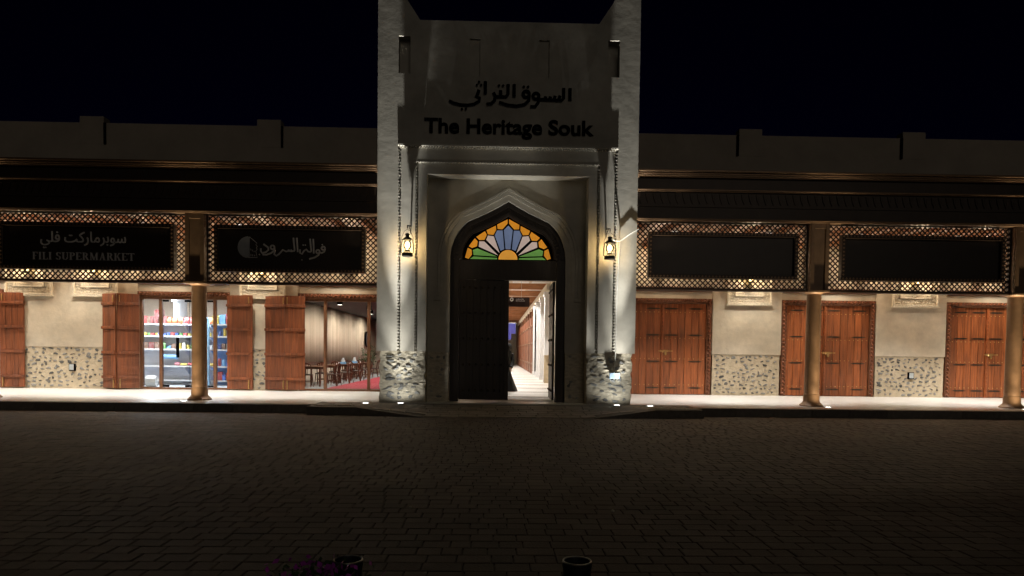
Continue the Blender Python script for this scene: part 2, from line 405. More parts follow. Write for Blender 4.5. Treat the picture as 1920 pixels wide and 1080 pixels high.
# projecting courses and saw-tooth borders
b = MB(); b.box(-2.97, 2.97, YT-.055, YT+.02, 7.125, 7.175); b.build('projecting_course', M['plaster'], tw, bevel=.006)
b = MB()
for i in range(82):
    x = -2.95+i*.072
    b.prism([(x, 7.124), (x+.066, 7.124), (x+.033, 7.07)], YT-.03, YT+.036)
for i in range(62):
    x = -2.44+i*.08
    b.prism([(x, 6.722), (x+.07, 6.722), (x+.035, 6.69)], YT+.03, YT+.086)
stuff(b.build('tooth_border', M['plaster'], tw))
for s in (-1, 1):
    b = MB()
    n = int((7.06-1.66)/.083)
    for i in range(n):
        z = 1.66+i*.083; x = s*2.97
        b.prism([(x, z), (x, z+.07), (x-s*.07, z+.035)], YT+.004, YT+.129)
    for i in range(int((6.68-1.66)/.083)):
        z = 1.66+i*.083; x = s*2.5
        b.prism([(x, z), (x, z+.068), (x-s*.055, z+.034)], YT+.055, YT+.159)
    stuff(b.build('tooth_border', M['plaster'], tw))
# stone piers
def rough_slab(x0, x1, y0, y1, z0, z1, amp, seed, nx=26, nz=30):
    b = MB(); rr = random.Random(seed)
    from mathutils import noise
    for j in range(nz+1):
        for i in range(nx+1):
            x = x0+(x1-x0)*i/nx; z = z0+(z1-z0)*j/nz
            h = noise.noise(Vector((x*5+seed, 0, z*9)))*amp + noise.noise(Vector((x*13, seed, z*21)))*amp*.5
            e = .7 if 0 < i < nx else 0
            xo = noise.noise(Vector((0, z*7, seed+x)))*amp*.8 if i in (0, nx) else 0
            b.v.append((x+xo, y0-abs(h)*(.3+e), z))
    for j in range(nz):
        for i in range(nx):
            a = j*(nx+1)+i; b.f.append((a, a+1, a+nx+2, a+nx+1))
    n = len(b.v)
    b.v += [(x0, y1, z0), (x1, y1, z0), (x1, y1, z1), (x0, y1, z1)]
    L = [j*(nx+1) for j in range(nz+1)]; Rr = [j*(nx+1)+nx for j in range(nz+1)]
    b.f.append(tuple(L[::-1])[::-1] + (n+3, n)); b.f.append(tuple(Rr)+(n+2, n+1))
    b.f.append(tuple(range(nz*(nx+1), nz*(nx+1)+nx+1)) + (n+2, n+3)); b.f.append(tuple(range(0, nx+1)) + (n+1, n))
    return b
def stone_meshes(m, k=7, seed=5):
    out = []; rr = random.Random(seed)
    for q in range(k):
        b = MB(); n = 9; pr = [rr.uniform(.5, 1.1) for _ in range(n)]
        for (sc_, yv) in ((1.0, 0.0), (.94, -.55), (.66, -.9)):
            for i in range(n):
                w = 2*math.pi*i/n; b.v.append((math.cos(w)*pr[i]*sc_, yv+rr.uniform(-.08, .08), math.sin(w)*pr[i]*sc_*rr.uniform(.93, 1.05)))
        for l in range(2):
            for i in range(n):
                j = (i+1) % n; b.f.append((l*n+i, l*n+j, (l+1)*n+j, (l+1)*n+i))
        b.f.append(tuple(2*n+i for i in range(n))); out.append(b.mesh('stone', m, smooth=False))
    return out
ST1 = stone_meshes(M['stone'], 7, 5); ST2 = stone_meshes(M['stone2'], 7, 9)
def scatter_stones(parent, meshes, x0, x1, z0, z1, y, wmin, wmax, rowh, fill, depth=.035, seed=1):
    rr = random.Random(seed); z = z1-rowh*.5
    while z > z0+rowh*.3:
        x = x0+rr.uniform(0, .1)
        while x < x1-wmin*.6:
            w = rr.uniform(wmin, wmax)
            if rr.random() < fill and x+w < x1:
                hgt = rr.uniform(.30, .48)*rowh*.95
                place('stone', rr.choice(meshes), (x+w/2, y+.010, z+rr.uniform(-.04, .04)), parent, rot=(0, rr.uniform(-.5, .5), 0), scale=(w/2*rr.uniform(.7, 1), depth*rr.uniform(.5, 1.2), hgt*rr.choice((.55, .8, 1, 1.1))))
            x += w+rr.uniform(.0, .07)
        z -= rowh
for s in (-1, 1):
    x0, x1 = sorted((s*2.215, s*3.45))
    bb = rough_slab(x0, x1, YT+.11, 21.5, ZP-.03, 1.605, .05, 3+s, 40, 48)
    pl = bb.build('stone_pier', M['mortar2'], tw, smooth=True)
    scatter_stones(pl, ST2, x0+.05, x1-.04, ZP+.06, 1.55, YT+.085, .12, .36, .128, .85, .03, 20+s)
    scatter_stones(rps[s], ST2, *(sorted((CX+s*1.68, s*2.18))), ZP+.05, 1.55, YB-.02, .10, .2, .16, .6, .03, 40+s)
# lettering on the tower
def strokes(b, lines, f, rad, y, flat=.55):
    for i, ln in enumerate(lines):
        pts = [f(u, v) for u, v in ln]
        if len(pts) == 1:
            x, z = pts[0]; b.lathe([(.001, 0), (rad*.9, .0), (rad*.9, .02), (.001, .021)], (0, 0, 0), 4)
            n = 16
            b.v[-n:] = [(x+vx, y-vz-.002*(i % 5), z+vy) for vx, vy, vz in b.v[-n:]]
        else:
            P = [Vector((x, y-.0011*(i % 7), z)) for x, z in pts]
            b.tube(P, rad, 8, flat)
def ring(cx, cy, r, n=12): return [(cx+r*math.cos(2*math.pi*k/n), cy+r*math.sin(2*math.pi*k/n)) for k in range(n+1)]
def fT(u, v): return (.043+(u-955)/394, 7.47+(680-(v-.0119*(u-955)))/394)
AR1 = [[(1583, 192), (1583, 325)], [(1515, 192), (1515, 300), (1492, 322), (1450, 318)], [(1495, 322), (1400, 318), (1330, 316), (1262, 312)],
  [(1478, 272), (1462, 316)], [(1425, 275), (1415, 316)], [(1375, 282), (1368, 316)], [(1325, 282), (1318, 314)], ring(1222, 278, 32), [(1252, 285), (1246, 345), (1215, 388), (1165, 388)],
  ring(1118, 258, 33), [(1150, 265), (1146, 325), (1100, 368), (1020, 384), (920, 374), (832, 346)], [(1092, 182)], [(1137, 182)],
  [(990, 157), (990, 290)], [(925, 157), (925, 260), (903, 288), (865, 288)], [(865, 288), (805, 288)], [(848, 284), (846, 220)], [(829, 172)], [(873, 172)],
  [(772, 245), (792, 285), (782, 330), (748, 362), (700, 366)], [(685, 128), (685, 262)],
  [(618, 218), (605, 262), (586, 286), (625, 300), (622, 335), (570, 366), (500, 378), (420, 374), (350, 356), (304, 334)], [(596, 168)], [(641, 168)], [(618, 136)], [(440, 420)], [(482, 420)]]
b = MB(); strokes(b, AR1, fT, .044, YT-.035); b.build('arabic_lettering', M['black'], tw, smooth=True)
def text_mesh(body, width, height, x, z, y, depth, m, parent, name, offset=0, ext=True):
    cu = bpy.data.curves.new(name, 'FONT'); cu.body = body; cu.size = 1; cu.extrude = .03 if ext else 0; cu.offset = offset; cu.resolution_u = 6
    o = bpy.data.objects.new('tmp', cu); C.objects.link(o); dg = bpy.context.evaluated_depsgraph_get()
    me = bpy.data.meshes.new_from_object(o.evaluated_get(dg)); bpy.data.objects.remove(o)
    xs = [v.co.x for v in me.vertices]; ys = [v.co.y for v in me.vertices]
    sx = width/(max(xs)-min(xs)); sz = height if height > 0 else sx; x_0 = min(xs)
    for v in me.vertices:
        vx, vy, vz = v.co; v.co = (x+(vx-x_0)*sx, y-(vz+.03)/.06*depth, z+vy*sz)
    me.materials.clear(); me.materials.append(m); me.update()
    t = bpy.data.objects.new(name, me); link(t, parent); t.location = -woff(parent); return t
text_mesh('The Heritage Souk', 4.56, .545, -2.27, 7.485, YT, .05, M['black'], tw, 'english_lettering', offset=.026)
# ---- gate joinery: frame, fanlight, leaves
fr = MB(); a_in = arch(1.28, 4.22, .98, 4.93, 5.43)
a_o2 = arch(1.615, 4.22, 1.115, 5.257, 5.826)
fr.strip(a_in, a_o2, YB+.10, YB+.34)
fr.box(CX-1.615, CX-1.37, YB+.10, YB+.34, ZP, 4.22); fr.box(CX+1.37, CX+1.615, YB+.10, YB+.34, ZP, 4.22); fr.box(CX-1.37, CX+1.37, YB+.11, YB+.33, 3.64, 4.20)
frame = fr.build('gate_frame', M['darkwood'], tw, bevel=.01)
a_m1 = arch(1.30, 4.22, 1.0, 4.955, 5.46); a_m2 = arch(1.36, 4.22, 1.04, 5.0, 5.52)
b = MB(); b.strip(a_m1, a_m2, YB+.06, YB+.10); b.build('bead', M['darkwood'], frame)
a_m1 = arch(1.50, 4.22, 1.07, 5.14, 5.68); a_m2 = arch(1.54, 4.22, 1.09, 5.18, 5.73)
b = MB(); b.strip(a_m1, a_m2, YB+.07, YB+.10); b.build('bead', M['darkwood'], frame)
lead = MB(); lead.prism(a_in + [(CX+1.28, 4.19), (CX-1.28, 4.19)], YB+.20, YB+.23)
fan = lead.build('fanlight', M['black'], tw)
def pane(poly, key):
    b = MB(); b.prism([(CX+u/533*.985, 4.225+v/533*.985) for u, v in poly], YB+.186, YB+.198); b.build('pane', GL[key], fan)
pane([(145*math.cos(R(a)), 2+145*math.sin(R(a))) for a in range(0, 181, 12)], 'sun')
pane([(0, 517), (68, 447), (37, 160), (-37, 160), (-68, 447)], 'blue')
PN = [('blue', [(85, 442), (170, 442), (205, 367), (115, 135), (58, 160)]), ('pink', [(220, 352), (310, 362), (335, 297), (128, 100)]), ('pink', [(365, 272), (440, 272), (447, 192), (152, 64)]),
      ('green', [(470, 164), (537, 137), (525, 62), (168, 47)]), ('green', [(525, 42), (580, 3), (165, 3), (168, 24)]),
      ('orange', [(12, 612), (170, 530), (163, 465), (90, 460), (12, 550)]), ('orange', [(190, 514), (332, 442), (310, 382), (225, 374), (185, 447)]), ('orange', [(355, 427), (485, 339), (440, 292), (360, 297), (327, 372)]),
      ('orange', [(508, 318), (598, 197), (550, 170), (475, 197), (465, 272)]), ('orange', [(614, 170), (655, 24), (600, 5), (550, 72), (557, 142)])]
for key, p in PN:
    pane(p, key); pane([(-u, v) for u, v in p][::-1], key)
def gate_leaf(x0, x1, y0, y1, along_y=False):
    b = MB(); b.box(x0, x1, y0, y1, ZP+.045, 3.635); leaf = b.build('gate_leaf', M['darkwood'], tw, bevel=.008)
    if not along_y:
        n = 7; w = (x1-x0-.06)/n
        for k in range(n):
            c = MB(); c.box(x0+.03+k*w+.005, x0+.03+(k+1)*w-.005, y0-.022, y0, ZP+.06, 3.62); c.build('plank', M['darkwood'], leaf, bevel=.004)
        c = MB(); c.box(x1-.10, x1+.02, y0-.055, y0-.023, ZP+.05, 3.63); c.build('batten', M['darkwood'], leaf, bevel=.008)
    s_ = MB(); s_.lathe([(.038, 0), (.034, .018), (.02, .032), (.002, .038)], (0, 0, 0), 10); s_.v = [(x, -z, y) for x, y, z in s_.v]; sm = s_.mesh('stud', M['iron'], smooth=True)
    for zz in (.52, 1.25, 1.98, 2.71, 3.42):
        for k in range(7):
            t = (k+.5)/7
            if along_y: place('stud', sm, (x0, y0+(y1-y0)*t, zz), leaf, rot=(0, 0, -math.pi/2))
            else: place('stud', sm, (x0+.03+(x1-x0-.14)*t, y0-.021, zz), leaf)
    return leaf
gate_leaf(CX-1.365, CX+.02, YB+.14, YB+.22)
gate_leaf(CX+1.30, CX+1.365, YB+.36, YB+1.66, True)
# ---- electrical box and cables on the right pier
jb = thing('junction_box', 'small pale blue cable box fixed to the right stone pier', 'junction box', (2.95, YT-.02, .98))
b = MB(); b.box(2.83, 3.07, YT-.14, YT-.03, .93, 1.08); b.build('housing', M['jbox'], jb, bevel=.012)
b = MB(); b.box(2.81, 3.09, YT-.16, YT-.141, .925, 1.085); b.build('cover', M['jbox'], jb, bevel=.006)
for x in (2.89, 2.99):
    b = MB(); b.lathe([(.02, -.045), (.02, 0)], (x, YT-.085, .93), 10); b.build('gland', M['black'], jb, smooth=True)
b = MB(); b.box(2.86, 3.04, YT-.03, YT+.05, .95, 1.06); b.build('back_plate', M['plate'], jb)
b = MB(); b.tube([(3.56, YT-.02, 5.0), (3.3, YT-.05, 4.84), (3.05, YT-.04, 4.66), (2.9, YT-.12, 4.65), (2.8, YT-.18, 4.70)], .011, 6)
b.tube([(3.05, YT-.035, 4.66), (3.02, YT-.03, 4.2), (3.0, YT-.012, 3.2), (2.99, YT-.015, 1.7), (2.97, YT-.04, 1.35), (2.955, YT-.08, 1.07)], .010, 6)
tag(b.build('cable', M['cable'], smooth=True), 'white cable hanging from the lantern down to the pale blue box', 'cable')

# ---- wall lanterns
def lantern(s, label):
    x, y, z0 = (2.74 if s > 0 else -2.67), YT-.27, 4.12
    t = thing('wall_lantern', label, 'lantern', (x, y, z0), 'lanterns on the tower')
    b = MB(); b.lathe([(.10, 0), (.145, .01), (.15, .05), (.14, .10), (.09, .13), (.06, .14)], (x, y, z0), 20); b.build('fuel_tank', M['lampmetal'], t, smooth=True)
    b = MB(); b.lathe([(.05, .14), (.075, .15), (.07, .17), (.04, .19)], (x, y, z0), 16); b.build('burner', M['lampmetal'], t, smooth=True)
    g = MB(); g.lathe([(.055, .20), (.095, .25), (.105, .31), (.09, .38), (.065, .43)], (x, y, z0), 18, cap=False); g.build('globe', M['glass'], t, smooth=True)
    f = MB(); f.lathe([(.002, .23), (.055, .26), (.07, .31), (.055, .37), (.002, .41)], (x, y, z0), 10); f.build('bulb', M['flame'], t, smooth=True)
    b = MB(); b.lathe([(.11, .44), (.12, .45), (.085, .50), (.05, .53), (.05, .57), (.065, .58), (.06, .61), (.02, .63)], (x, y, z0), 18); b.build('chimney_cap', M['lampmetal'], t, smooth=True)
    for k in (-1, 1):
        b = MB(); b.tube([(x+k*.12, y, z0+.08), (x+k*.165, y, z0+.12), (x+k*.16, y, z0+.30), (x+k*.14, y, z0+.44), (x+k*.07, y, z0+.51)], .014, 8); b.build('side_tube', M['lampmetal'], t, smooth=True)
    b = MB(); b.tube([(x-.15, y, z0+.36), (x-.15, y, z0+.52), (x-.08, y, z0+.68), (x, y, z0+.73), (x+.08, y, z0+.68), (x+.15, y, z0+.52), (x+.15, y, z0+.36)], .006, 6); b.build('bail', M['lampmetal'], t, smooth=True)
    b = MB(); b.tube([(x-.06*s, YT+.10, z0+.86), (x-.04*s, YT-.10, z0+.86), (x, y, z0+.83), (x, y, z0+.75)], .016, 8); b.tube([(x-.06*s, YT+.09, z0+.62), (x-.05*s, YT-.05, z0+.72), (x-.03*s, YT-.16, z0+.84)], .012, 8)
    b.lathe([(.05, -.12), (.05, .12)], (x-.06*s, YT+.085, z0+.74), 8); b.build('bracket', M['lampmetal'], t, smooth=True)
    point(t, (x, y, z0+.31), 125, .08, (1, .66, .28))
lantern(-1, 'lit oil-style lantern hanging on the left side of the gate tower')
lantern(1, 'lit oil-style lantern hanging by a white cable on the right of the tower')

# ---- in-ground uplights
def uplight(x, y, label, beams, z=ZP, col=(1, .95, .86)):
    t = thing('ground_uplight', label, 'uplight', (x, y, z), 'uplights set in the ground')
    b = MB(); b.lathe([(.075, -.03), (.11, -.02), (.11, .012), (.085, .014), (.085, .006)], (x, y, z), 20); b.build('ring', M['steel'], t, smooth=True)
    b = MB(); b.lathe([(.002, .0065), (.06, .0085), (.084, .0065)], (x, y, z), 20); b.build('lens', M['lens'], t, smooth=True)
    for (aim, p, half, bl) in beams: spot(t, (x, y, z+.04), aim, p, half, bl, .03, col)
WHITE = (1, .97, .88)
for s, x, lab in ((-1, -2.80, 'bright ground spotlight at the foot of the left stone pier'), (1, 2.98, 'bright ground spotlight at the foot of the right stone pier, under the blue box')):
    o = s*.105
    uplight(x, YT-.42, lab, [((s*.05, .35, 1), 14, 78, .6), ((s*.06, .20, 1), 140, 34, 1.0), ((s*.08, .09, 1), 600, 17, 1.0), ((s*.035, .045, 1), 6000, 8, 1.0), ((-s*2.75, .8, 6.0), 520, 11, 1.0)], z=ZP+.006, col=WHITE)
for s, x, lab in ((-1, -3.72, 'ground spotlight on the pavement just left of the tower'), (1, 3.86, 'ground spotlight on the pavement just right of the tower')):
    uplight(x, 18.42, lab, [((0, .2, 1), 8, 60, 1), ((s*.10, .09, 1), 130, 14, 1), ((s*.06, .05, 1), 700, 8, 1)], col=(1, .9, .72))

# ================================================================== ARCADE WINGS
def rope_trim(b, p0, p1, y, w=.12, step=.13, d=.05):
    p0 = Vector((p0[0], 0, p0[1])); p1 = Vector((p1[0], 0, p1[1])); t = (p1-p0); L = t.length; t.normalize(); nrm = Vector((-t.z, 0, t.x))
    n = int(L/step)
    for i in range(n):
        c = p0 + t*(i+.5)*L/n; a = t*(step*.95)+nrm*w*.85; a.normalize(); bb = Vector((-a.z, 0, a.x))
        e = a*w*.52; f = bb*step*.27
        q = [c-e-f, c+e-f, c+e+f, c-e+f]
        b.hexa([(v.x, y-d*.3, v.z) for v in q] + [(v.x*.6+c.x*.4, y-d, v.z*.6+c.z*.4) for v in q])
stud_b = MB(); stud_b.lathe([(.016, 0), (.014, .010), (.002, .018)], (0, 0, 0), 8)
def add_stud(b, x, y, z):
    n = len(b.v); b.v += [(x+vx, y-vz, z+vy) for vx, vy, vz in stud_b.v]; b.f += [tuple(n+i for i in f) for f in stud_b.f]
def plank_door(w, xc, x0, x1, lab=None, ztop=3.36):
    """double plank door with rope-carved frame; leaves meet at xc"""
    y = YW+.10
    b = MB(); b.box(x0, x0+.17, y-.10, y+.10, ZP, ztop+.17); b.box(x1-.17, x1, y-.10, y+.10, ZP, ztop+.17); b.box(x0+.17, x1-.17, y-.10, y+.10, ztop, ztop+.17)
    b.box(x0+.17, x1-.17, y+.02, y+.08, ZP, ztop)
    d = b.build('plank_door', M['trimwood'], w, bevel=.006)
    c = MB(); rope_trim(c, (x0+.085, ZP+.02), (x0+.085, ztop+.05), y-.10); rope_trim(c, (x1-.085, ztop+.05), (x1-.085, ZP+.02), y-.10); rope_trim(c, (x0, ztop+.11), (x1, ztop+.11), y-.10)
    stuff(c.build('rope_carving', M['shutter'], d))
    for (a, e) in ((x0+.18, xc-.05), (xc+.05, x1-.18)):
        n = max(4, round((e-a)/.25)); pw = (e-a)/n
        for k in range(n):
            c = MB(); z0, z1 = ZP+.02, ztop-.008; yo = rnd.uniform(0, .006); c.box(a+k*pw+.005, a+(k+1)*pw-.005, y-.035+yo, y+.015, z0, z1); c.build('plank', M['wood'], d, bevel=.005)
        sb = MB()
        for zz in (.55, 1.45, 2.16, 3.06):
            m = round((e-a)/.155)
            for k in range(m): add_stud(sb, a+(k+.5)*(e-a)/m, y-.034, zz)
        stuff(sb.build('studs', M['brass'], d, smooth=True))
        for zz, hw in ((.45, .26), (1.36, .27), (2.27, .27), (3.18, .27)):
            for xx in ((a+.26), (e-.36)) if e > xc else ((a+.36), (e-.26)):
                h = MB(); h.prism([(xx-hw, zz), (xx-hw*.55, zz+.026), (xx+hw*.55, zz+.026), (xx+hw, zz), (xx+hw*.55, zz-.026), (xx-hw*.55, zz-.026)], y-.043, y-.036); h.build('hinge_strap', M['iron'], d)
    c = MB(); c.box(xc-.045, xc+.045, y-.075, y+.0, ZP+.01, ztop-.004); bt = c.build('meeting_post', M['wood'], d, bevel=.008)
    c = MB()
    for k in range(22): z = ZP+.15+k*.138; c.lathe([(.03, -.05), (.036, 0), (.03, .05)], (xc, y-.07, z), 8)
    stuff(c.build('post_carving', M['wood'], d, smooth=True))
    c = MB(); c.box(xc-.12, xc+.36, y-.115, y-.090, 1.70, 1.735); c.tube([(xc+.02, y-.10, 1.72), (xc+.02, y-.13, 1.66)], .02, 8); c.box(xc+.08, xc+.15, y-.12, y-.09, 1.60, 1.70); c.lathe([(.028, 0), (.028, .03)], (xc+.115, y-.105, 1.57), 10)
    c.box(xc-.06, xc+.20, y-.092, y-.076, 1.68, 1.755)
    c.build('latch', M['brass'], d)
    return d
def open_shutter(w, hx, ang, width, ztop=3.42, flip=1, y=YW-.05):
    """open plank shutter leaf hinged at hx; ang measured from the wall line, swings to the street"""
    dx, dy = math.cos(ang)*flip, -math.sin(ang); nx, ny = -dy*flip*-1, 0
    ux = Vector((dx, dy, 0)); uy = Vector((0, 0, 1)).cross(ux)
    if uy.y > 0: uy = -uy        # face toward the street
    Mx = Matrix((ux, uy, Vector((0, 0, 1)))).transposed()
    z0 = ZP+.04; base = Vector((hx, y, 0))
    def rb(b, u0, u1, v0, v1, za, zb): b.rbox(base+ux*(u0+u1)/2+uy*(v0+v1)/2+Vector((0, 0, (za+zb)/2)), ((u1-u0)/2, (v1-v0)/2, (zb-za)/2), Mx)
    b = MB(); rb(b, 0, width, 0, .03, z0, ztop); s = b.build('shutter', M['shutter'], w, bevel=.004)
    n = max(3, round(width/.2)); pw = (width-.02)/n
    for k in range(n):
        c = MB(); rb(c, .01+k*pw+.002, .01+(k+1)*pw-.002, .03, .046+rnd.uniform(0, .004), z0+.01, ztop-.01); c.build('board', M['shutter'], s, bevel=.003)
    for zz in (.62, 1.45, 2.28, 3.08):
        c = MB(); rb(c, .0, width*.94, .051, .10, zz-.045, zz+.045); c.build('batten', M['shutter'], s, bevel=.008)
    c = MB(); rb(c, width*.86, width*.90, .06, .085, z0+.02, z0+.35); rb(c, width*.86, width*.90, .06, .085, 3.14, 3.36); c.build('bolt', M['brass'], s)
    return s
def shop_front(w, x0, x1, mull, ztop, ptop=.0):
    b = MB(); y = YW+.12
    b.box(x0, x0+.10, y-.06, y+.06, ZP, ztop); b.box(x1-.10, x1, y-.06, y+.06, ZP, ztop); b.box(x0+.10, x1-.10, y-.06, y+.06, ztop-.10, ztop); b.box(x0+.1, x1-.1, y-.05, y+.05, ZP, ZP+.07)
    for m in mull: b.box(m-.05, m+.05, y-.055, y+.055, ZP+.07, ztop-.10)
    f = b.build('shop_front', M['framewood'], w, bevel=.005)
    xs = [x0+.1]+[v for m in mull for v in (m-.05, m+.05)]+[x1-.1]
    for i in range(0, len(xs), 2):
        c = MB(); c.box(xs[i], xs[i+1], y-.006, y+.006, ZP+.07, ztop-.10); c.build('glass_pane', M['glass'], f)
    return f
def lintel(w, x0, x1):
    b = MB(); b.box(x0, x1, YW-.02, YW+.2, 3.76, 3.92); l = b.build('lintel', M['trimwood'], w)
    c = MB(); n = int((x1-x0)/.055)
    for k in range(n): c.box(x0+k*(x1-x0)/n+.006, x0+(k+1)*(x1-x0)/n-.006, YW-.035, YW-.02, 3.78, 3.90)
    stuff(c.build('lintel_carving', M['trimwood'], l))
def niche(w, x0, x1, z0=3.36, z1=4.75):
    b = MB(); y = YW
    def fr_(i, o, y0, y1):
        b.box(x0+o, x1-o, y0, y1, z0+o, z0+i); b.box(x0+o, x1-o, y0, y1, z1-i, z1-o); b.box(x0+o, x0+i, y0, y1, z0+i, z1-i); b.box(x1-i, x1-o, y0, y1, z0+i, z1-i)
    fr_(.06, 0, y-.10, y+.02); fr_(.26, .062, y-.03, y+.02); fr_(.31, .262, y-.075, y+.02); fr_(.42, .312, y-.045, y+.02)
    b.box(x0+.42, x1-.42, y-.01, y+.02, z0+.42, z1-.42); b.box(x0-.03, x1+.03, y-.10, y-.002, z0-.045, z0-.004)
    o = b.build('carved_niche', M['carved'], w, bevel=.006)
    c = MB(); st_ = .085
    def curl(cx, cz, r, ph):
        pts = []
        for k in range(8):
            a = ph+k*.75; rr_ = r*(1-k*.10); pts.append((cx+rr_*math.cos(a), y-.040, cz+rr_*math.sin(a)))
        c.tube(pts, .015, 5)
    for row in (.105, .205):
        n = int((x1-x0-.2)/.1)
        for k in range(n): curl(x0+.1+(k+.5)*(x1-x0-.2)/n, z0+row+.004*(k % 2), .038, k*1.9)
        n = int((z1-z0-.6)/.1)
        for k in range(n):
            zz = z0+.31+k*.1; curl(x0+row+.01, zz, .038, k*2.1); curl(x1-row-.01, zz, .038, k*2.3+1)
    n = int((x1-x0-.7)/.06)
    for k in range(n):
        xx = x0+.35+(k+.5)*(x1-x0-.7)/n; c.lathe([(.022, 0), (.012, .018), (.001, .02)], (0, 0, 0), 6)
        c.v[-18:] = [(xx+vx, y-.044-vz, z0+.365+vy) for vx, vy, vz in c.v[-18:]]
    stuff(c.build('plaster_carving', M['carved'], o, smooth=True))
    return o
def column(w, x):
    b = MB(); prof = [(.20, .30), (.195, .36), (.195, 3.08), (.20, 3.10), (.20, 3.11)]
    b.lathe([(.198, .0), (.192, 2.8)], (x, 19.2, ZP+.34), 32); c = b.build('column', M['bronze'], w, smooth=True)
    b = MB(); b.lathe([(.31, 0), (.31, .03), (.29, .045), (.27, .07), (.235, .10), (.215, .14), (.212, .31), (.204, .335)], (x, 19.2, ZP), 32); b.build('column_base', M['bronze'], c, smooth=True)
    b = MB(); b.lathe([(.20, -.03), (.24, -.005), (.26, .01)], (x, 19.2, 3.35), 32); b.build('collar', M['bronze'], c, smooth=True)
    b = MB(); b.box(x-.30, x+.30, 18.885, 19.5, 3.362, 3.42); b.build('capital_plate', M['mold'], c, bevel=.008)
    b = MB(); b.box(x-.26, x+.26, 18.96, 19.4, 3.42, 5.24); p = b.build('post', M['mold'], w, bevel=.006)
    for k in (-1, 1):
        b = MB(); x0, x1 = sorted((x+k*.15, x+k*.255)); b.box(x0, x1, 18.905, 18.958, 3.43, 5.235); b.build('post_strip', M['mold'], p, bevel=.006)
    b = MB(); b.box(x-.15, x+.15, 18.92, 18.958, 5.1, 5.235); b.build('post_cap', M['mold'], p, bevel=.006)
def lattice(w, x0, x1, z0=3.46, z1=5.225):
    b = MB(); y = 19.15
    b.box(x0, x1, y-.06, y+.08, 3.37, 3.445); b.box(x0, x1, y-.05, y+.06, 5.215, 5.24); b.box(x0, x0+.03, y-.05, y+.05, 3.445, 5.215); b.box(x1-.03, x1, y-.05, y+.05, 3.445, 5.215)
    s = b.build('lattice_screen', M['dbronze'], w)
    b = MB(); b.box(x0, x1, y-.10, y-.062, 3.38, 3.40); b.build('rail_bead', M['mold'], s)
    pitch = .147; zb, zt = 3.44, 5.22; H = zt-zb
    k0 = int((x1-x0+H)/pitch)+1
    for d in (1, -1):
        for k in range(k0+1):
            # slat x = xs + d*(z-zb)
            xs = (x0-H+k*pitch) if d > 0 else (x0+k*pitch)
            ts = []
            za, zc = zb, zt
            if d > 0: za = max(zb, zb+(x0-xs)); zc = min(zt, zb+(x1-xs))
            else: za = max(zb, zb+(xs-x1)); zc = min(zt, zb+(xs-x0))
            if zc-za < .04: continue
            xa, xb = xs+d*(za-zb), xs+d*(zc-zb); yy = y-.009*d; hw = .0165
            h = hw*1.414/2
            c = MB(); px, pz = h*1.0, -d*h
            c.hexa([(xa-px, yy-.009, za-pz), (xa+px, yy-.009, za+pz), (xb+px, yy-.009, zc+pz), (xb-px, yy-.009, zc-pz), (xa-px, yy+.0085, za-pz), (xa+px, yy+.0085, za+pz), (xb+px, yy+.0085, zc+pz), (xb-px, yy+.0085, zc-pz)])
            c.build('slat', M['dbronze'], s)
    return s
def sign_board(x0, x1, label, z0=3.80, z1=4.84):
    t = thing('shop_sign', label, 'sign', ((x0+x1)/2, 18.95, z0), 'dark signs on the lattice')
    b = MB(); b.box(x0, x1, 18.98, 19.04, z0, z1); b.build('board', M['sign'], t)
    f = MB(); e = .105; y0, y1 = 18.90, 19.09
    f.box(x0-e, x1+e, y0, y1, z0-e, z0); f.box(x0-e, x1+e, y0, y1, z1, z1+e); f.box(x0-e, x0, y0, y1, z0, z1); f.box(x1, x1+e, y0, y1, z0, z1)
    fo = f.build('frame', M['dbronze'], t, bevel=.006)
    g = MB()
    g.box(x0-.012, x1+.012, y0-.02, y0, z1-.004, z1+.014); g.box(x0-e, x1+e, y0-.012, y0, z0-e-.0, z0-e+.018)
    g.build('bead', M['mold'], fo)
    c = MB(); n = int((x1-x0+2*e)/.095)
    def lozenge(cx, cz):
        r = .030; c.prism([(cx-r, cz), (cx, cz+r), (cx+r, cz), (cx, cz-r)], y0-.012, y0+.001)
    for k in range(n):
        cx = x0-e+(k+.5)*(x1-x0+2*e)/n; lozenge(cx, z0-e*.5); lozenge(cx, z1+e*.55)
    n = int((z1-z0)/.095)
    for k in range(n):
        cz = z0+(k+.5)*(z1-z0)/n; lozenge(x0-e*.5, cz); lozenge(x1+e*.5, cz)
    stuff(c.build('frame_carving', M['mold'], fo))
    return t
def sconce(x, label, z=4.24, pw=62):
    y = YW-.20
    t = thing('wall_lamp', label, 'wall lamp', (x, y, z-.16), 'warm lamps on the shop wall')
    b = MB(); b.lathe([(.03, 0), (.10, .02), (.11, .05), (.04, .08)], (x, y, z-.18), 14); b.tube([(x, YW-.02, z-.14), (x, y, z-.15)], .018, 8); b.build('holder', M['lampmetal'], t, smooth=True)
    b = MB(); b.lathe([(.05, -.09), (.10, -.02), (.11, .08), (.08, .16)], (x, y, z), 16); b.build('shade', M['sconceglow'], t, smooth=True)
    b = MB(); b.lathe([(.12, .165), (.08, .22), (.02, .27)], (x, y, z), 14); b.build('cap', M['lampmetal'], t, smooth=True)
    point(t, (x, y-.16, z+.04), pw, .08, (1, .80, .56))
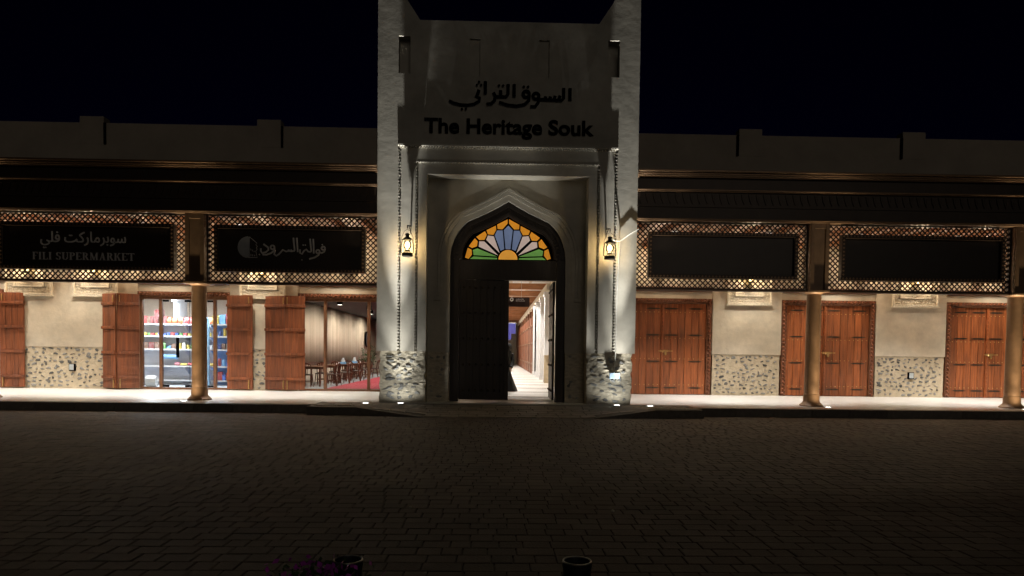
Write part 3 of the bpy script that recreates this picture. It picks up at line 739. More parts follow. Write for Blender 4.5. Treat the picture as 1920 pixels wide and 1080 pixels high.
def downlight(x, y, label, power, aim=(0, 0, -1), half=62, col=(1, .985, .95), z=5.27):
    t = thing('ceiling_downlight', label, 'downlight', (x, y, z), 'downlights under the arcade roof')
    b = MB(); b.lathe([(.10, .05), (.11, .0), (.10, -.02), (.085, -.02), (.08, .01)], (x, y, z), 16); b.build('trim_ring', M['white'], t, smooth=True)
    b = MB(); b.lathe([(.002, -.004), (.078, -.004), (.078, .004), (.002, .004)], (x, y, z), 16); b.build('lens', M['spotlens'], t, smooth=True)
    spot(t, (x, y, z-.04), aim, power, half, .7, .07, col)

def wing(s, label):
    w = thing('arcade_wing', label, 'building', (s*12.5, YW, ZP))
    xe = s*3.5; xo = s*21.5; lo, hi = sorted((xe, xo)); lo2, hi2 = sorted((s*3.515, xo))
    # parapet and roof
    b = MB(); b.box(lo2, hi2, 19.05, 19.35, 6.585, 7.63); b.box(lo2, hi2, 19.35, 30, 6.5, 6.58); b.build('parapet', M['parapet'], w, bevel=.015)
    for pc in ((-11.17, -6.46) if s < 0 else (6.63, 11.17, 15.9)):
        b = MB(); b.box(pc-.32, pc+.32, 19.044, 19.36, 7.05, 7.80); p = b.build('parapet_post', M['parapet'], w, bevel=.015)
        g = MB(); gx = pc-s*.36; g.box(gx-.028, gx+.028, 19.0, 19.049, 7.05, 7.62); g.build('shadow_slit', M['black'], p)  # black strip drawn as the shadow beside the post, no real slot
    # entablature
    b = MB(); b.box(lo2, hi2, 18.93, 19.3, 5.30, 6.585); e = b.build('entablature', M['dbronze'], w)
    for (z0, z1, yy) in ((5.242, 5.268, 18.86), (5.27, 5.298, 18.82), (6.02, 6.05, 18.86), (6.05, 6.09, 18.82), (6.40, 6.43, 18.84), (6.435, 6.47, 18.80), (6.475, 6.51, 18.77), (6.53, 6.583, 18.71)):
        b = MB(); b.box(lo2, hi2, yy, 19.0 if z0 > 5.29 else 19.25, z0, z1); b.build('moulding', M['mold'], e, bevel=.008)
    c = MB(); n = int((hi2-lo2)/.2)
    for k in range(n):
        cx = lo2+(k+.5)*(hi2-lo2)/n
        c.prism([(cx-.085, 5.98), (cx+.085, 5.98), (cx+.05, 5.82), (cx, 5.70), (cx-.05, 5.82)], 18.905, 18.931)
        c.prism([(cx-.03, 5.95), (cx+.03, 5.95), (cx, 5.80)], 18.895, 18.9)
    c.box(lo2, hi2, 18.90, 18.93, 5.62, 5.66)
    stuff(c.build('frieze_carving', M['dbronze'], e))
    # ceiling
    b = MB(); b.box(lo2, hi2, 19.30, YW+.2, 5.36, 5.44); ce = b.build('arcade_ceiling', M['ceiling'], w)
    x = lo2+.4
    while x < hi2:
        c = MB(); c.box(x-.07, x+.07, 19.32, YW-.001, 5.20, 5.359); c.build('beam', M['beam'], ce, bevel=.006); x += .85
    cols = (-8.40, -14.10, -19.8) if s < 0 else (8.57, 14.29, 19.9)
    for x in cols: column(w, x)
    edges = [s*3.52] + [v for c_ in cols for v in (c_-s*.262, c_+s*.262)]
    for k in (0, 2): lattice(w, *sorted((edges[k], edges[k+1])))
    return w
LW = wing(-1, 'left shop arcade with lattice screens, signs and two open glazed shops')
RW = wing(1, 'right shop arcade with lattice screens, blank signs and closed wooden doors')

def pier(w, x0, x1, seed, plug=None, stones=True):
    b = MB(); b.box(x0, x1, YW, YW+.35, 1.615, 5.355); o = b.build('wall', M['cream'], w, bevel=.012)
    bb = rough_slab(x0+.03, x1-.03, YW-.0+.03, YW+.35, ZP-.02, 1.612, .022, seed, 40, 26); p = bb.build('stone_plinth', M['mortar'], w, smooth=True)
    if stones: scatter_stones(p, ST1, x0+.05, x1-.05, ZP+.04, 1.60, YW+.012, .08, .25, .135, .88, .024, seed)
    return o
def over(w, x0, x1):     # wall over an opening
    b = MB(); b.box(x0, x1, YW+.02, YW+.35, 3.53, 5.355); b.build('wall', M['cream'], w)
# --- left wing: shop | pier | shop | pier | shop
pier(LW, -16.85, -12.40, 31); pier(LW, -9.32, -7.02, 32); pier(LW, -21.5, -20.2, 33)
for a, c in ((-20.2, -16.85), (-12.40, -9.32), (-7.02, -3.5)): over(LW, a, c); lintel(LW, a+.02, c-.02)
for a, c in ((-16.78, -15.22), (-14.53, -13.06), (-8.98, -7.45)): niche(LW, a, c)
def rope_head(w, x0, x1):
    b = MB(); b.box(x0, x1, YW-.03, YW+.12, 3.37, 3.525); h = b.build('carved_head', M['trimwood'], w)
    c = MB(); rope_trim(c, (x0, 3.45), (x1, 3.45), YW-.03, w=.12); stuff(c.build('rope_carving', M['shutter'], h))
for a, c in ((-20.2, -16.85), (-12.40, -9.32), (-7.02, -3.5)): rope_head(LW, a, c)
f1 = shop_front(LW, -12.38, -9.34, (-11.68, -9.86), 3.37)
f2 = shop_front(LW, -7.0, -3.5, (-6.12, -4.64), 3.37)
f3 = shop_front(LW, -20.2, -16.87, (-17.7, -19.3), 3.37)
yg = YW+.12
for xh in (-11.13, -10.40):
    b = MB()
    for yy in (yg-.06, yg+.06):
        b.box(xh-.02, xh+.02, yy-.015, yy+.015, 1.30, 1.98)
    b.box(xh-.018, xh+.018, yg-.045, yg+.045, 1.40, 1.44); b.box(xh-.018, xh+.018, yg-.045, yg+.045, 1.84, 1.88)
    b.build('door_handle', M['black'], f1)
for xx in (-11.52, -10.78, -10.66, -10.02):
    for zz in (ZP+.09, 3.20):
        b = MB(); b.box(xx-.10, xx+.10, yg-.02, yg+.02, zz-.01, zz+.055); b.build('door_patch', M['black'], f1, bevel=.004)
b = MB(); b.box(-10.723, -10.717, yg-.009, yg+.009, ZP+.08, 3.26); b.build('door_gap', M['black'], f1)
# open shutters (bi-fold leaves standing out from the wall)
open_shutter(LW, -16.14, R(14), .72, flip=-1)
open_shutter(LW, -13.52, R(28), .68); open_shutter(LW, -12.33, R(28), .66, flip=-1)
open_shutter(LW, -9.38, R(12), .94)
open_shutter(LW, -8.10, R(9), .76); open_shutter(LW, -6.78, R(28), .68, flip=-1)
# --- right wing: door | pier | door | pier | door
pier(RW, 7.17, 9.58, 41); pier(RW, 12.88, 15.36, 42); pier(RW, 18.6, 21.5, 43)
for a, c in ((3.5, 7.17), (9.58, 12.88), (15.36, 18.6)): over(RW, a, c); lintel(RW, a+.02, c-.02)
for a, c in ((7.66, 9.20), (13.42, 15.02)): niche(RW, a, c)
plank_door(RW, 5.45, 3.52, 7.15); plank_door(RW, 11.12, 9.60, 12.86); plank_door(RW, 16.86, 15.38, 18.58)
for (x, z, lab) in ((-14.60, .93, 'small grey socket plate on the stone plinth between the open shops'), (14.16, .96, 'small grey socket plate on the stone plinth at the right end')):
    t = thing('wall_socket', lab, 'socket', (x, YW-.03, z-.09))
    b = MB(); b.box(x-.10, x+.10, YW-.05, YW+.03, z-.12, z+.12); b.build('back_box', M['black'], t, bevel=.01)
    b = MB(); b.box(x-.075, x+.075, YW-.068, YW-.051, z-.09, z+.10); b.build('cover', M['plate'], t, bevel=.008)
# lamps
for x, lab in ((-15.98, 'warm wall lamp behind the lattice, leftmost of all'), (-13.80, 'warm wall lamp behind the lattice left of the glass doors'), (-8.22, 'warm wall lamp between the two open shops'),
               (8.40, 'warm wall lamp above the wall between the first two closed doors'), (14.20, 'warm wall lamp above the wall at the far right')): sconce(x, lab)
for x, lab in ((-5.3, 'added fill lamp above the restaurant window, hidden behind its sign'), (-12.1, 'added fill lamp above the glass doors, hidden behind the supermarket sign'), (-18.4, 'added fill lamp above the leftmost shop, out of view'),  # lamps added out of sight to brighten the upper wall and ceiling
               (5.3, 'added fill lamp above the closed door nearest the tower, hidden behind the sign'), (12.3, 'added fill lamp above the second closed door, hidden behind the sign'), (16.4, 'added fill lamp above the rightmost closed door')): sconce(x, lab, 4.62, 70)
k = 0
for s in (-1, 1):
    for i in range(6):
        x = s*(5.0+i*2.85)
        side = 'left' if s < 0 else 'right'
        downlight(x, 20.7, 'round downlight in the %s arcade ceiling, front row' % side, 1000, aim=(0, .20, -1), half=36)
        downlight(x+s*.6, 22.6, 'round downlight in the %s arcade ceiling, rear row' % side, 420, col=(1, .94, .82), half=46)
# uplights at the columns
for x, lab in ((-8.55, 'ground spotlight at the foot of the column before the glass shop'), (8.74, 'ground spotlight at the foot of the column before the closed doors'), (14.2, 'ground spotlight at the foot of the rightmost column'), (-14.1, 'ground spotlight at the column left of the picture edge')):
    uplight(x, 18.56, lab, [((0, .35, 1), 40, 70, .8), ((0, .2, 1), 160, 30, 1), ((0, .11, 1), 500, 16, 1), ((0, .05, 1), 1300, 9, 1)], col=(1, .82, .55))

# ---- signs
sA = sign_board(-13.46, -9.05, 'dark sign reading FILI SUPERMARKET over the glass-door shop')
sB = sign_board(-7.77, -3.95, 'dark sign with white Arabic script and a round face logo')
sC = sign_board(3.96, 7.86, 'blank dark sign on the lattice just right of the tower')
sD = sign_board(9.28, 13.62, 'blank dark sign on the lattice at the far right')
AR2 = '\ufef2\ufee0\ufed3 \ufe96\ufedb\ufead\ufe8e\ufee3\ufeae\ufe91\ufeee\ufeb3'
text_mesh(AR2, 2.26, .40, -12.50, 4.42, 18.979, .03, M['letter'], sA, 'arabic_lettering', offset=.006)
# serif capitals built from stems, hairlines and serifs
def serif_word(b, word, x, z, h, y, width):
    TH, HL, SF = .17, .075, .055
    Wd = {'F': .62, 'I': .34, 'L': .62, 'S': .58, 'U': .78, 'P': .64, 'E': .66, 'R': .74, 'M': .98, 'A': .80, 'K': .78, 'T': .70, ' ': .30}
    tot = sum(Wd[c]+.09 for c in word); k = width/(tot*h); cnt = [0]
    def q(pts):
        cnt[0] += 1; d = .02+.0009*(cnt[0] % 9)
        b.prism([(x0+px*h*k, z+pz*h) for px, pz in pts], y-d, y)
    def rect(a, c, d, e): q([(a, d), (c, d), (c, e), (a, e)])
    def stem(a): rect(a, a+TH, 0, 1); rect(a-SF*1.4, a+TH+SF*1.4, 0, SF); rect(a-SF*1.4, a+TH+SF*1.4, 1-SF, 1)
    def diag(a, d, c, e, t): q([(a, d), (a+t, d), (c+t, e), (c, e)])
    def arc(cx, cz, rx, rz, a0, a1, t0=TH, n=8):
        for i in range(n):
            u = R(a0+(a1-a0)*i/n); v = R(a0+(a1-a0)*(i+1)/n)
            f = lambda w_: HL+(t0-HL)*abs(math.cos(w_))
            q([(cx+rx*math.cos(u), cz+rz*math.sin(u)), (cx+rx*math.cos(v), cz+rz*math.sin(v)), (cx+(rx-f(v))*math.cos(v), cz+(rz-HL)*math.sin(v)), (cx+(rx-f(u))*math.cos(u), cz+(rz-HL)*math.sin(u))])
    x0 = x
    for ch in word:
        w_ = Wd[ch]
        if ch == 'I': stem(.085)
        elif ch in 'FEL':
            stem(.08)
            if ch in 'FE': rect(.25, w_-.04, 1-HL, 1); rect(w_-.09, w_-.03, .78, 1); rect(.25, w_-.18, .47, .47+HL)
            if ch in 'EL': rect(.25, w_-.02, 0, HL); rect(w_-.08, w_-.02, 0, .24)
        elif ch == 'T': stem(.27); rect(.0, w_, 1-HL, 1); rect(0, .06, .78, 1); rect(w_-.06, w_, .78, 1)
        elif ch == 'U': rect(.09, .09+TH, .28, 1); rect(0, .34, 1-SF, 1); rect(.61, .69, .28, 1); rect(.52, .78, 1-SF, 1); arc(.39, .29, .30, .30, 180, 360)
        elif ch in 'PR':
            stem(.08); arc(.28, .74, .33, .26, -90, 90); rect(.22, .29, 1-HL, 1); rect(.22, .29, .48, .48+HL)
            if ch == 'R': diag(.54, 0, .30, .50, TH); rect(.50, .78, 0, SF)
        elif ch == 'S': arc(.29, .74, .26, .26, 30, 270); arc(.29, .26, .28, .27, -150, 90); rect(.50, .55, .72, .95); rect(.0, .05, .06, .28)
        elif ch == 'A': diag(.52, 0, .30, 1, TH); diag(.09, 0, .36, 1, HL); rect(.2, .6, .30, .30+HL*.9); rect(0, .25, 0, SF); rect(.45, .78, 0, SF)
        elif ch == 'M': rect(.11, .18, 0, 1); rect(.03, .26, 0, SF); diag(.42, 0, .10, 1, TH*.95); diag(.42, 0, .78, 1, HL); rect(.74, .74+TH, 0, 1); rect(.68, .97, 0, SF); rect(.72, .97, 1-SF, 1); rect(.02, .2, 1-SF, 1)
        elif ch == 'K': stem(.08); diag(.25, .42, .56, 1, HL*1.2); diag(.54, 0, .32, .55, TH); rect(.48, .78, 0, SF); rect(.48, .72, 1-SF, 1)
        x0 += (w_+.09)*h*k
for w_, x_, l_ in (('FILI', -12.72, .529), ('SUPERMARKET', -12.10, 2.10)):
    b = MB(); serif_word(b, w_, x_, 3.95, .20, 18.979, l_); b.build('english_lettering', M['letter'], sA)
def fB(u, v): return (-7.78+(440+u/9.6-415)/69.2, 4.90-(430+(v-.0119*(u-900))/9.6-431.5)/69.2)
AR3 = [[(555, 310), (635, 368), (645, 412), (600, 452), (530, 468), (506, 430), (508, 385)], ring(715, 368, 35), [(750, 372), (748, 425), (690, 470), (610, 498), (540, 495)],
  [(762, 412), (745, 490), (782, 518), (830, 490), (900, 412), (960, 442), (1000, 430), (1055, 436), (1112, 428)], [(1003, 404), (1005, 440)], [(1050, 404), (1054, 438)], [(1090, 195), (1100, 320), (1112, 428)], [(1145, 195), (1156, 330), (1166, 450)],
  [(1205, 400), (1205, 465), (1240, 485), (1278, 425), (1318, 402), (1350, 440), (1385, 448), (1410, 430)], [(1265, 325)], [(1303, 325)], [(1385, 212), (1396, 330), (1408, 430)], [(1440, 215), (1448, 340), (1452, 475)],
  ring(1525, 442, 31), [(1556, 450), (1540, 498), (1470, 545), (1370, 573)], ring(1620, 382, 31), [(1652, 390), (1640, 440), (1592, 466), (1548, 452)], [(1605, 318)], [(1243, 590)], [(487, 497)]]
b = MB(); strokes(b, AR3, fB, .024, 18.972); b.build('arabic_lettering', M['letter'], sB, smooth=True)
lg = MB(); half = [(310+0*1, 182)] + [(290+187*math.cos(R(a)), 365-187*math.sin(R(a))) for a in range(95, 268, 9)] + [(310, 550)]
lg.prism([fB(u, v) for u, v in half], 18.955, 18.979); lg.build('logo_disc', M['logo'], sB)
b = MB(); strokes(b, [[(310, 182), (440, 292), (420, 322), (446, 350), (430, 378), (444, 400), (420, 440), (446, 550), (285, 550)], [(290+187*math.cos(R(a)), 365-187*math.sin(R(a))) for a in range(92, 272, 12)],
   [(330, 390), (335, 425)], [(360, 410), (363, 440)], [(390, 430), (392, 455)], [(335, 485), (335, 530)], [(368, 492), (368, 530)], [(402, 500), (402, 530)]], fB, .008, 18.965); b.build('logo_outline', M['letter'], sB, smooth=True)

# ================================================================== SUPERMARKET
b = MB(); b.box(-20.5, -8.3, 24.16, 31.5, .02, ZP+.02); struct(b.build('shop_floor', M['shopfloor']))
b = MB(); b.box(-20.6, -8.2, 31.5, 31.6, 0, 3.9); b.box(-20.6, -20.5, 24.2, 31.5, 0, 3.9); b.box(-8.3, -8.2, 24.2, 31.5, 0, 3.9); b.box(-20.6, -8.2, 24.2, 31.6, 3.9, 3.98)
struct(b.build('shop_walls', M['shopwall']))
b = MB(); b.lathe([(.26, 0), (.26, 3.66)], (-13.4, 29.2, ZP+.02), 24); b.lathe([(.33, 3.3), (.33, 3.66)], (-13.4, 29.2, ZP+.02), 24); tag(b.build('interior_column', M['white'], smooth=True), 'round white column standing behind the grocery shelves', 'column')
for i, (x, y, p) in enumerate(((-12.6, 25.3, 65), (-10.6, 26.2, 50), (-14.5, 28.6, 55), (-18.3, 26, 55))):
    t = thing('ceiling_panel_light', 'square white ceiling light in the grocery shop, %s' % ('above the glass doors', 'over the blue shelves', 'towards the back', 'at the far left')[i], 'ceiling light', (x, y, 3.9))
    b = MB(); b.box(x-.62, x+.62, y-.32, y+.32, 3.86, 3.899); b.build('frame', M['white'], t); b = MB(); b.box(x-.56, x+.56, y-.26, y+.26, 3.852, 3.859); b.build('diffuser', M['panel'], t)
    area(t, (x, y, 3.84), (0, 0, -1), p*4.0, 1.1, .5, (.88, .94, 1))
def shelf_unit(name, x0, x1, y0, label, levels, mat_, depth=.45):
    t = thing(name, label, 'shelf', ((x0+x1)/2, y0+depth/2, ZP+.02))
    b = MB(); b.box(x0, x1, y0+depth-.03, y0+depth, ZP+.02, levels[-1]+.16); b.build('back_panel', mat_, t)
    for z in levels:
        b = MB(); b.box(x0, x1, y0, y0+depth-.031, z-.035, z); b.box(x0, x1, y0-.012, y0-.001, z-.045, z+.012); b.build('shelf_board', M['white'], t)
    x = x0
    while x <= x1+.01:
        for z in levels[1:]:
            b = MB(); b.v = []; b.hexa([(x-.012, y0+.02, z-.05), (x+.012, y0+.02, z-.05), (x+.012, y0+depth-.035, z-.30), (x-.012, y0+depth-.035, z-.30), (x-.012, y0+.02, z-.036), (x+.012, y0+.02, z-.036), (x+.012, y0+depth-.035, z-.036), (x-.012, y0+depth-.035, z-.036)]); b.build('bracket', mat_, t)
        x += (x1-x0)/max(1, round((x1-x0)/.95))
    return t
LV = [.42, .95, 1.58, 2.07, 2.52]
shelf_unit('grocery_shelf', -13.9, -11.05, 26.35, 'long white grocery shelf facing the glass doors', LV, M['shelfw'])
shelf_unit('grocery_shelf', -10.9, -9.3, 26.1, 'pale blue grocery shelf right of the bronze column', LV, M['shelfb'])
shelf_unit('grocery_shelf', -20.2, -17.0, 25.6, 'white grocery shelf seen past the leftmost shutter', LV, M['shelfw'])
b = MB(); b.box(-11.02, -10.94, 26.0, 26.12, ZP+.02, 2.75); tag(b.build('display_post', colmat('pale_blue_post', (.35, .6, .85)), bevel=.01), 'slim pale blue upright between the two grocery shelves', 'post')
# goods
def bag_mesh(m):
    b = MB(); prof = [(1.0, .03, 0), (.96, .5, .12), (.92, .95, .4), (.94, .8, .7), (.98, .35, .92), (1.0, .04, 1.0)]
    for w_, d_, z_ in prof: b.v += [(-.5*w_, -.5*d_, z_), (.5*w_, -.5*d_, z_), (.5*w_, .5*d_, z_), (-.5*w_, .5*d_, z_)]
    for i in range(len(prof)-1):
        for k_ in range(4):
            j = (k_+1) % 4; b.f.append((i*4+k_, i*4+j, (i+1)*4+j, (i+1)*4+k_))
    b.f.append((3, 2, 1, 0)); n = len(b.v)-4; b.f.append((n, n+1, n+2, n+3)); return b.mesh('snack_bag', m)
def carton_mesh(m):
    b = MB(); b.box(-.5, .5, -.5, .5, 0, .93); b.box(-.46, .46, -.5, -.02, .931, .96); b.box(-.46, .46, .02, .5, .931, 1.0); return b.mesh('carton', m)
def tin_mesh(m):
    b = MB(); b.lathe([(.46, 0), (.5, .03), (.47, .06), (.47, .92), (.5, .95), (.48, 1.0), (.44, .985)], (0, 0, 0), 14); return b.mesh('tin', m, smooth=True)
def bottle_mesh(m):
    b = MB(); b.lathe([(.40, 0), (.48, .03), (.48, .62), (.38, .74), (.16, .84), (.16, .93), (.20, .935), (.20, 1.0)], (0, 0, 0), 14); return b.mesh('bottle', m, smooth=True)
PAL = {'orange': (.75, .16, .02), 'red': (.55, .02, .02), 'yellow': (.75, .55, .05), 'blue': (.04, .14, .62), 'green': (.12, .40, .06), 'white': (.75, .76, .78), 'darkred': (.22, .02, .02), 'brown': (.20, .09, .05), 'pink': (.7, .2, .25), 'skyblue': (.15, .45, .85)}
PM = {k_: mat('pack_'+k_, v, .35, scale=2.2, col2=tuple(min(.8, c*.5+.22) for c in v)) for k_, v in PAL.items()}
GM = {}
def good(kind, colr, x, y, z, w_, d_, h, label, group, rz=0):
    key = (kind, colr)
    if key not in GM: GM[key] = {'snack_bag': bag_mesh, 'carton': carton_mesh, 'tin': tin_mesh, 'bottle': bottle_mesh}[kind](PM[colr])
    o = place(kind, GM[key], (x, y, z+.002), None, rot=(0, 0, rz), scale=(w_, d_, h)); tag(o, label, kind.replace('_', ' '), group); return o
def row_goods(x0, x1, y, z, items, wr, hr, place_txt, gap=.015, dpt=.14):
    x = x0; i = 0; rr = random.Random(int(z*100+x0*10))
    while x < x1:
        kind, colr = items[i % len(items)] if rr.random() < .8 else rr.choice(items); w_ = rr.uniform(*wr); h = rr.uniform(*hr)
        nm = kind.replace('_', ' ')
        good(kind, colr, x+w_/2, y+rr.uniform(0, .06), z, w_, min(dpt, w_ if kind in ('tin', 'bottle') else dpt), h, '%s %s on the %s' % (colr.replace('dark', 'dark ').replace('sky', 'sky '), nm, place_txt), 'goods on the %s' % place_txt, rr.uniform(-.12, .12))
        x += w_+gap+rr.uniform(0, .03); i += 1
yS = 26.46
row_goods(-13.85, -12.75, yS, 2.52, [('carton', 'brown'), ('carton', 'darkred'), ('carton', 'red')], (.10, .14), (.24, .30), 'top tier of the white grocery shelf at its left end')
row_goods(-12.70, -11.1, yS, 2.52, [('snack_bag', 'red'), ('snack_bag', 'orange'), ('snack_bag', 'orange'), ('snack_bag', 'orange'), ('snack_bag', 'red')], (.17, .21), (.24, .28), 'top tier of the white grocery shelf')
good('carton', 'darkred', -13.05, 26.66, 2.52, .34, .10, .55, 'tall dark carton at the back of the top tier of the white grocery shelf', 'tall cartons'); good('carton', 'green', -11.55, 26.66, 2.52, .26, .1, .52, 'tall green carton at the back of the top tier', 'tall cartons')
row_goods(-13.85, -11.1, yS, 2.07, [('tin', 'pink'), ('carton', 'darkred'), ('tin', 'yellow'), ('tin', 'green'), ('carton', 'red'), ('tin', 'yellow'), ('tin', 'blue'), ('carton', 'blue')], (.09, .14), (.08, .14), 'second tier of the white grocery shelf')
row_goods(-13.85, -12.9, yS, 1.58, [('carton', 'darkred'), ('carton', 'brown')], (.18, .26), (.24, .30), 'third tier of the white grocery shelf at its left end')
row_goods(-12.85, -11.1, yS, 1.58, [('bottle', 'green'), ('tin', 'skyblue'), ('carton', 'brown'), ('tin', 'yellow'), ('carton', 'white'), ('tin', 'yellow')], (.10, .17), (.10, .30), 'third tier of the white grocery shelf')
row_goods(-12.4, -11.1, yS, .95, [('snack_bag', 'pink'), ('snack_bag', 'yellow'), ('snack_bag', 'red'), ('carton', 'brown')], (.15, .26), (.09, .15), 'fourth tier of the white grocery shelf')
good('snack_bag', 'orange', -11.6, yS, .42, .30, .2, .18, 'lone orange bag on the lowest tier of the white shelf', 'bags low on the shelves')
good('snack_bag', 'skyblue', -12.55, yS-.05, 1.20, .6, .12, .17, 'flat sky blue bag hanging between tiers of the white shelf', 'bags low on the shelves')
good('snack_bag', 'white', -12.55, 25.0, ZP+.02, .38, .26, .40, 'white plastic sack on the floor behind the glass door', 'bags low on the shelves')
yS = 26.2
row_goods(-10.85, -9.4, yS, 2.52, [('carton', 'yellow'), ('carton', 'skyblue'), ('carton', 'red')], (.22, .32), (.30, .50), 'top tier of the blue grocery shelf')
for z, it in ((2.07, [('bottle', 'yellow'), ('bottle', 'blue'), ('tin', 'yellow')]), (1.58, [('carton', 'white'), ('tin', 'blue'), ('carton', 'brown')]), (.95, [('bottle', 'blue'), ('tin', 'red'), ('bottle', 'skyblue')]), (.42, [('carton', 'blue'), ('carton', 'red')])):
    row_goods(-10.85, -9.4, yS, z, it, (.10, .18), (.16, .34), '%s tier of the blue grocery shelf' % {2.07: 'second', 1.58: 'third', .95: 'fourth', .42: 'lowest'}[z])
for z, it in ((2.07, [('carton', 'skyblue')]), (1.58, [('carton', 'red'), ('snack_bag', 'red')]), (.95, [('carton', 'red'), ('tin', 'yellow')])):
    row_goods(-17.9, -17.1, 25.7, z, it, (.16, .24), (.2, .32), '%s tier of the shelf past the leftmost shutter' % {2.07: 'upper', 1.58: 'middle', .95: 'lower'}[z])

# ================================================================== RESTAURANT
b = MB(); b.box(-8.0, -2.6, 24.16, 44, .02, ZP+.022); struct(b.build('restaurant_floor', M['shopfloor']))
b = MB(); b.box(-8.1, -8.0, 24.16, 44, 0, 3.6); b.box(-2.7, -2.6, 24.16, 44, 0, 3.6); b.box(-8.1, -2.6, 44, 44.1, 0, 3.6); struct(b.build('restaurant_walls', M['shopwall']))
b = MB(); b.box(-8.1, -2.6, 24.16, 44.1, 3.5, 3.56); struct(b.build('restaurant_ceiling', M['ceildark']))
# pleated curtain along the side wall
b = MB(); n = 150
for i in range(n+1):
    y = 24.3+19.2*i/n; x = -7.82+.022*math.sin(i*.9)+.03*math.sin(i*.33+1)
    b.v += [(x, y, ZP+.9), (x, y, 3.49)]
for i in range(n): b.f.append((2*i, 2*i+2, 2*i+3, 2*i+1))
cu = b.build('curtain', M['curtain'], smooth=True, recalc=False); so = cu.modifiers.new('thick', 'SOLIDIFY'); so.thickness = .01
tag(cu, 'beige pleated curtain along the restaurant side wall', 'curtain')
b = MB(); b.box(-6.35, -3.0, 24.9, 43, ZP+.0225, ZP+.034); tag(b.build('carpet', M['carpet']), 'red patterned carpet on the restaurant floor', 'carpet')
for i in range(5):
    x, y = -6.1+.5*(i % 2), 26.0+i*3.2
    t = thing('restaurant_downlight', 'black ceiling spotlight in the restaurant, %s from the window' % ('first', 'second', 'third', 'fourth', 'fifth')[i], 'spotlight', (x, y, 3.5), 'black spotlights in the restaurant')
    b = MB(); b.lathe([(.09, -.20), (.10, -.19), (.10, -.02), (.03, 0)], (x, y, 3.5), 16); b.build('can', M['black'], t, smooth=True)
    b = MB(); b.lathe([(.002, -.204), (.08, -.204), (.08, -.201)], (x, y, 3.5), 16); b.build('lens', M['spotlens'], t)
    spot(t, (x, y, 3.27), (-.35, 0, -1), 330, 80, .4, .08, (1, .93, .82))
def chair_proto():
    t = thing('cafe_chair', 'dark bentwood chair at the restaurant tables', 'chair', (0, 0, 0))
    b = MB(); b.lathe([(.19, 0), (.215, .008), (.215, .03), (.18, .042)], (0, 0, .44), 20); b.build('seat', M['seatpad'], t, smooth=True)
    b = MB(); b.lathe([(.216, 0), (.226, .004), (.226, .026), (.216, .03)], (0, 0, .435), 20); b.build('seat_rim', M['chair'], t, smooth=True)
    for s in (-1, 1):
        b = MB(); b.tube([(s*.15, .15, .44), (s*.17, .18, .22), (s*.19, .20, 0)], [.02, .018, .014], 8); b.build('leg', M['chair'], t, smooth=True)
        b = MB(); b.tube([(s*.16, -.16, .44), (s*.17, -.20, .22), (s*.18, -.24, 0)], [.02, .018, .014], 8); b.build('leg', M['chair'], t, smooth=True)
    b = MB(); b.tube([(-.18, -.15, .44), (-.195, -.19, .68), (-.16, -.215, .83), (0, -.225, .89), (.16, -.215, .83), (.195, -.19, .68), (.18, -.15, .44)], .017, 8); b.build('back_hoop', M['chair'], t, smooth=True)
    for s in (-1.0, 0, 1.0):
        b = MB(); b.tube([(s*.04, -.18, .45), (s*.06, -.205, .65), (s*.10, -.215, .85 if s else .88)], .010, 6); b.build('back_slat', M['chair'], t, smooth=True)
    b = MB(); b.tube([(.17*math.cos(a*.52), .17*math.sin(a*.52), .22) for a in range(13)], .010, 6); b.build('foot_ring', M['chair'], t, smooth=True)
    return t
def copy_tree(o):
    c = o.copy(); C.objects.link(c)
    for ch in o.children:
        d = ch.copy(); C.objects.link(d); d.parent = c
    return c
def table(x, y, label):
    t = thing('dining_table', label, 'table', (x, y, ZP+.022))
    b = MB(); b.box(x-.36, x+.36, y-.55, y+.55, ZP+.75, ZP+.785); b.build('tabletop', M['framewood'], t, bevel=.008)
    for sx in (-.28, .28):
        for sy in (-.46, .46):
            b = MB(); b.box(x+sx-.03, x+sx+.03, y+sy-.03, y+sy+.03, ZP+.024, ZP+.75); b.build('leg', M['chair'], t, bevel=.005)
    b = MB(); b.box(x-.28, x+.28, y-.46, y+.46, ZP+.68, ZP+.749); b.build('apron', M['chair'], t)
proto = chair_proto(); first = True
TX = -7.15
ORD = ['first', 'second', 'third', 'fourth', 'fifth']
for i in range(5):
    ty = 26.6+i*2.3; table(TX, ty, 'brown dining table by the curtain, %s from the window' % ORD[i])
    for j, (dx, dy, rz) in enumerate(((-.1, -.80, math.pi), (.0, .80, 0.1), (.62, -.26, -math.pi/2+.2), (.62, .30, -math.pi/2-.15))):
        # back is at -y of the chair: rz=0 has its back towards -y
        c = proto if first else copy_tree(proto); first = False
        c.location = (TX+dx, ty+dy, ZP+.023); c.rotation_euler = (0, 0, {0: 0.05, 1: math.pi, 2: math.pi/2+.15, 3: math.pi/2-.2}[j])
        c['label'] = 'dark bentwood chair at the %s restaurant table, %s' % (ORD[i], ('on its window side', 'on its far side', 'nearer of two on its aisle side', 'farther of two on its aisle side')[j]); c['group'] = 'bentwood chairs in the restaurant'
for i, (x, y) in enumerate(((-7.05, 30.9), (-7.05, 33.4))):
    t = thing('tissue_box', 'pale blue tissue box on a restaurant table, %s one' % ('nearer', 'farther')[i], 'tissue box', (x, y, ZP+.785))
    b = MB(); b.box(x-.13, x+.13, y-.07, y+.07, ZP+.787, ZP+.88); b.build('box', PM['skyblue'], t, bevel=.01)
    b = MB(); b.lathe([(.08, .0), (.10, .04), (.05, .10), (.07, .16), (.01, .19)], (x, y, ZP+.881), 7, 1, .4); b.build('tissue', PM['white'], t, smooth=True)
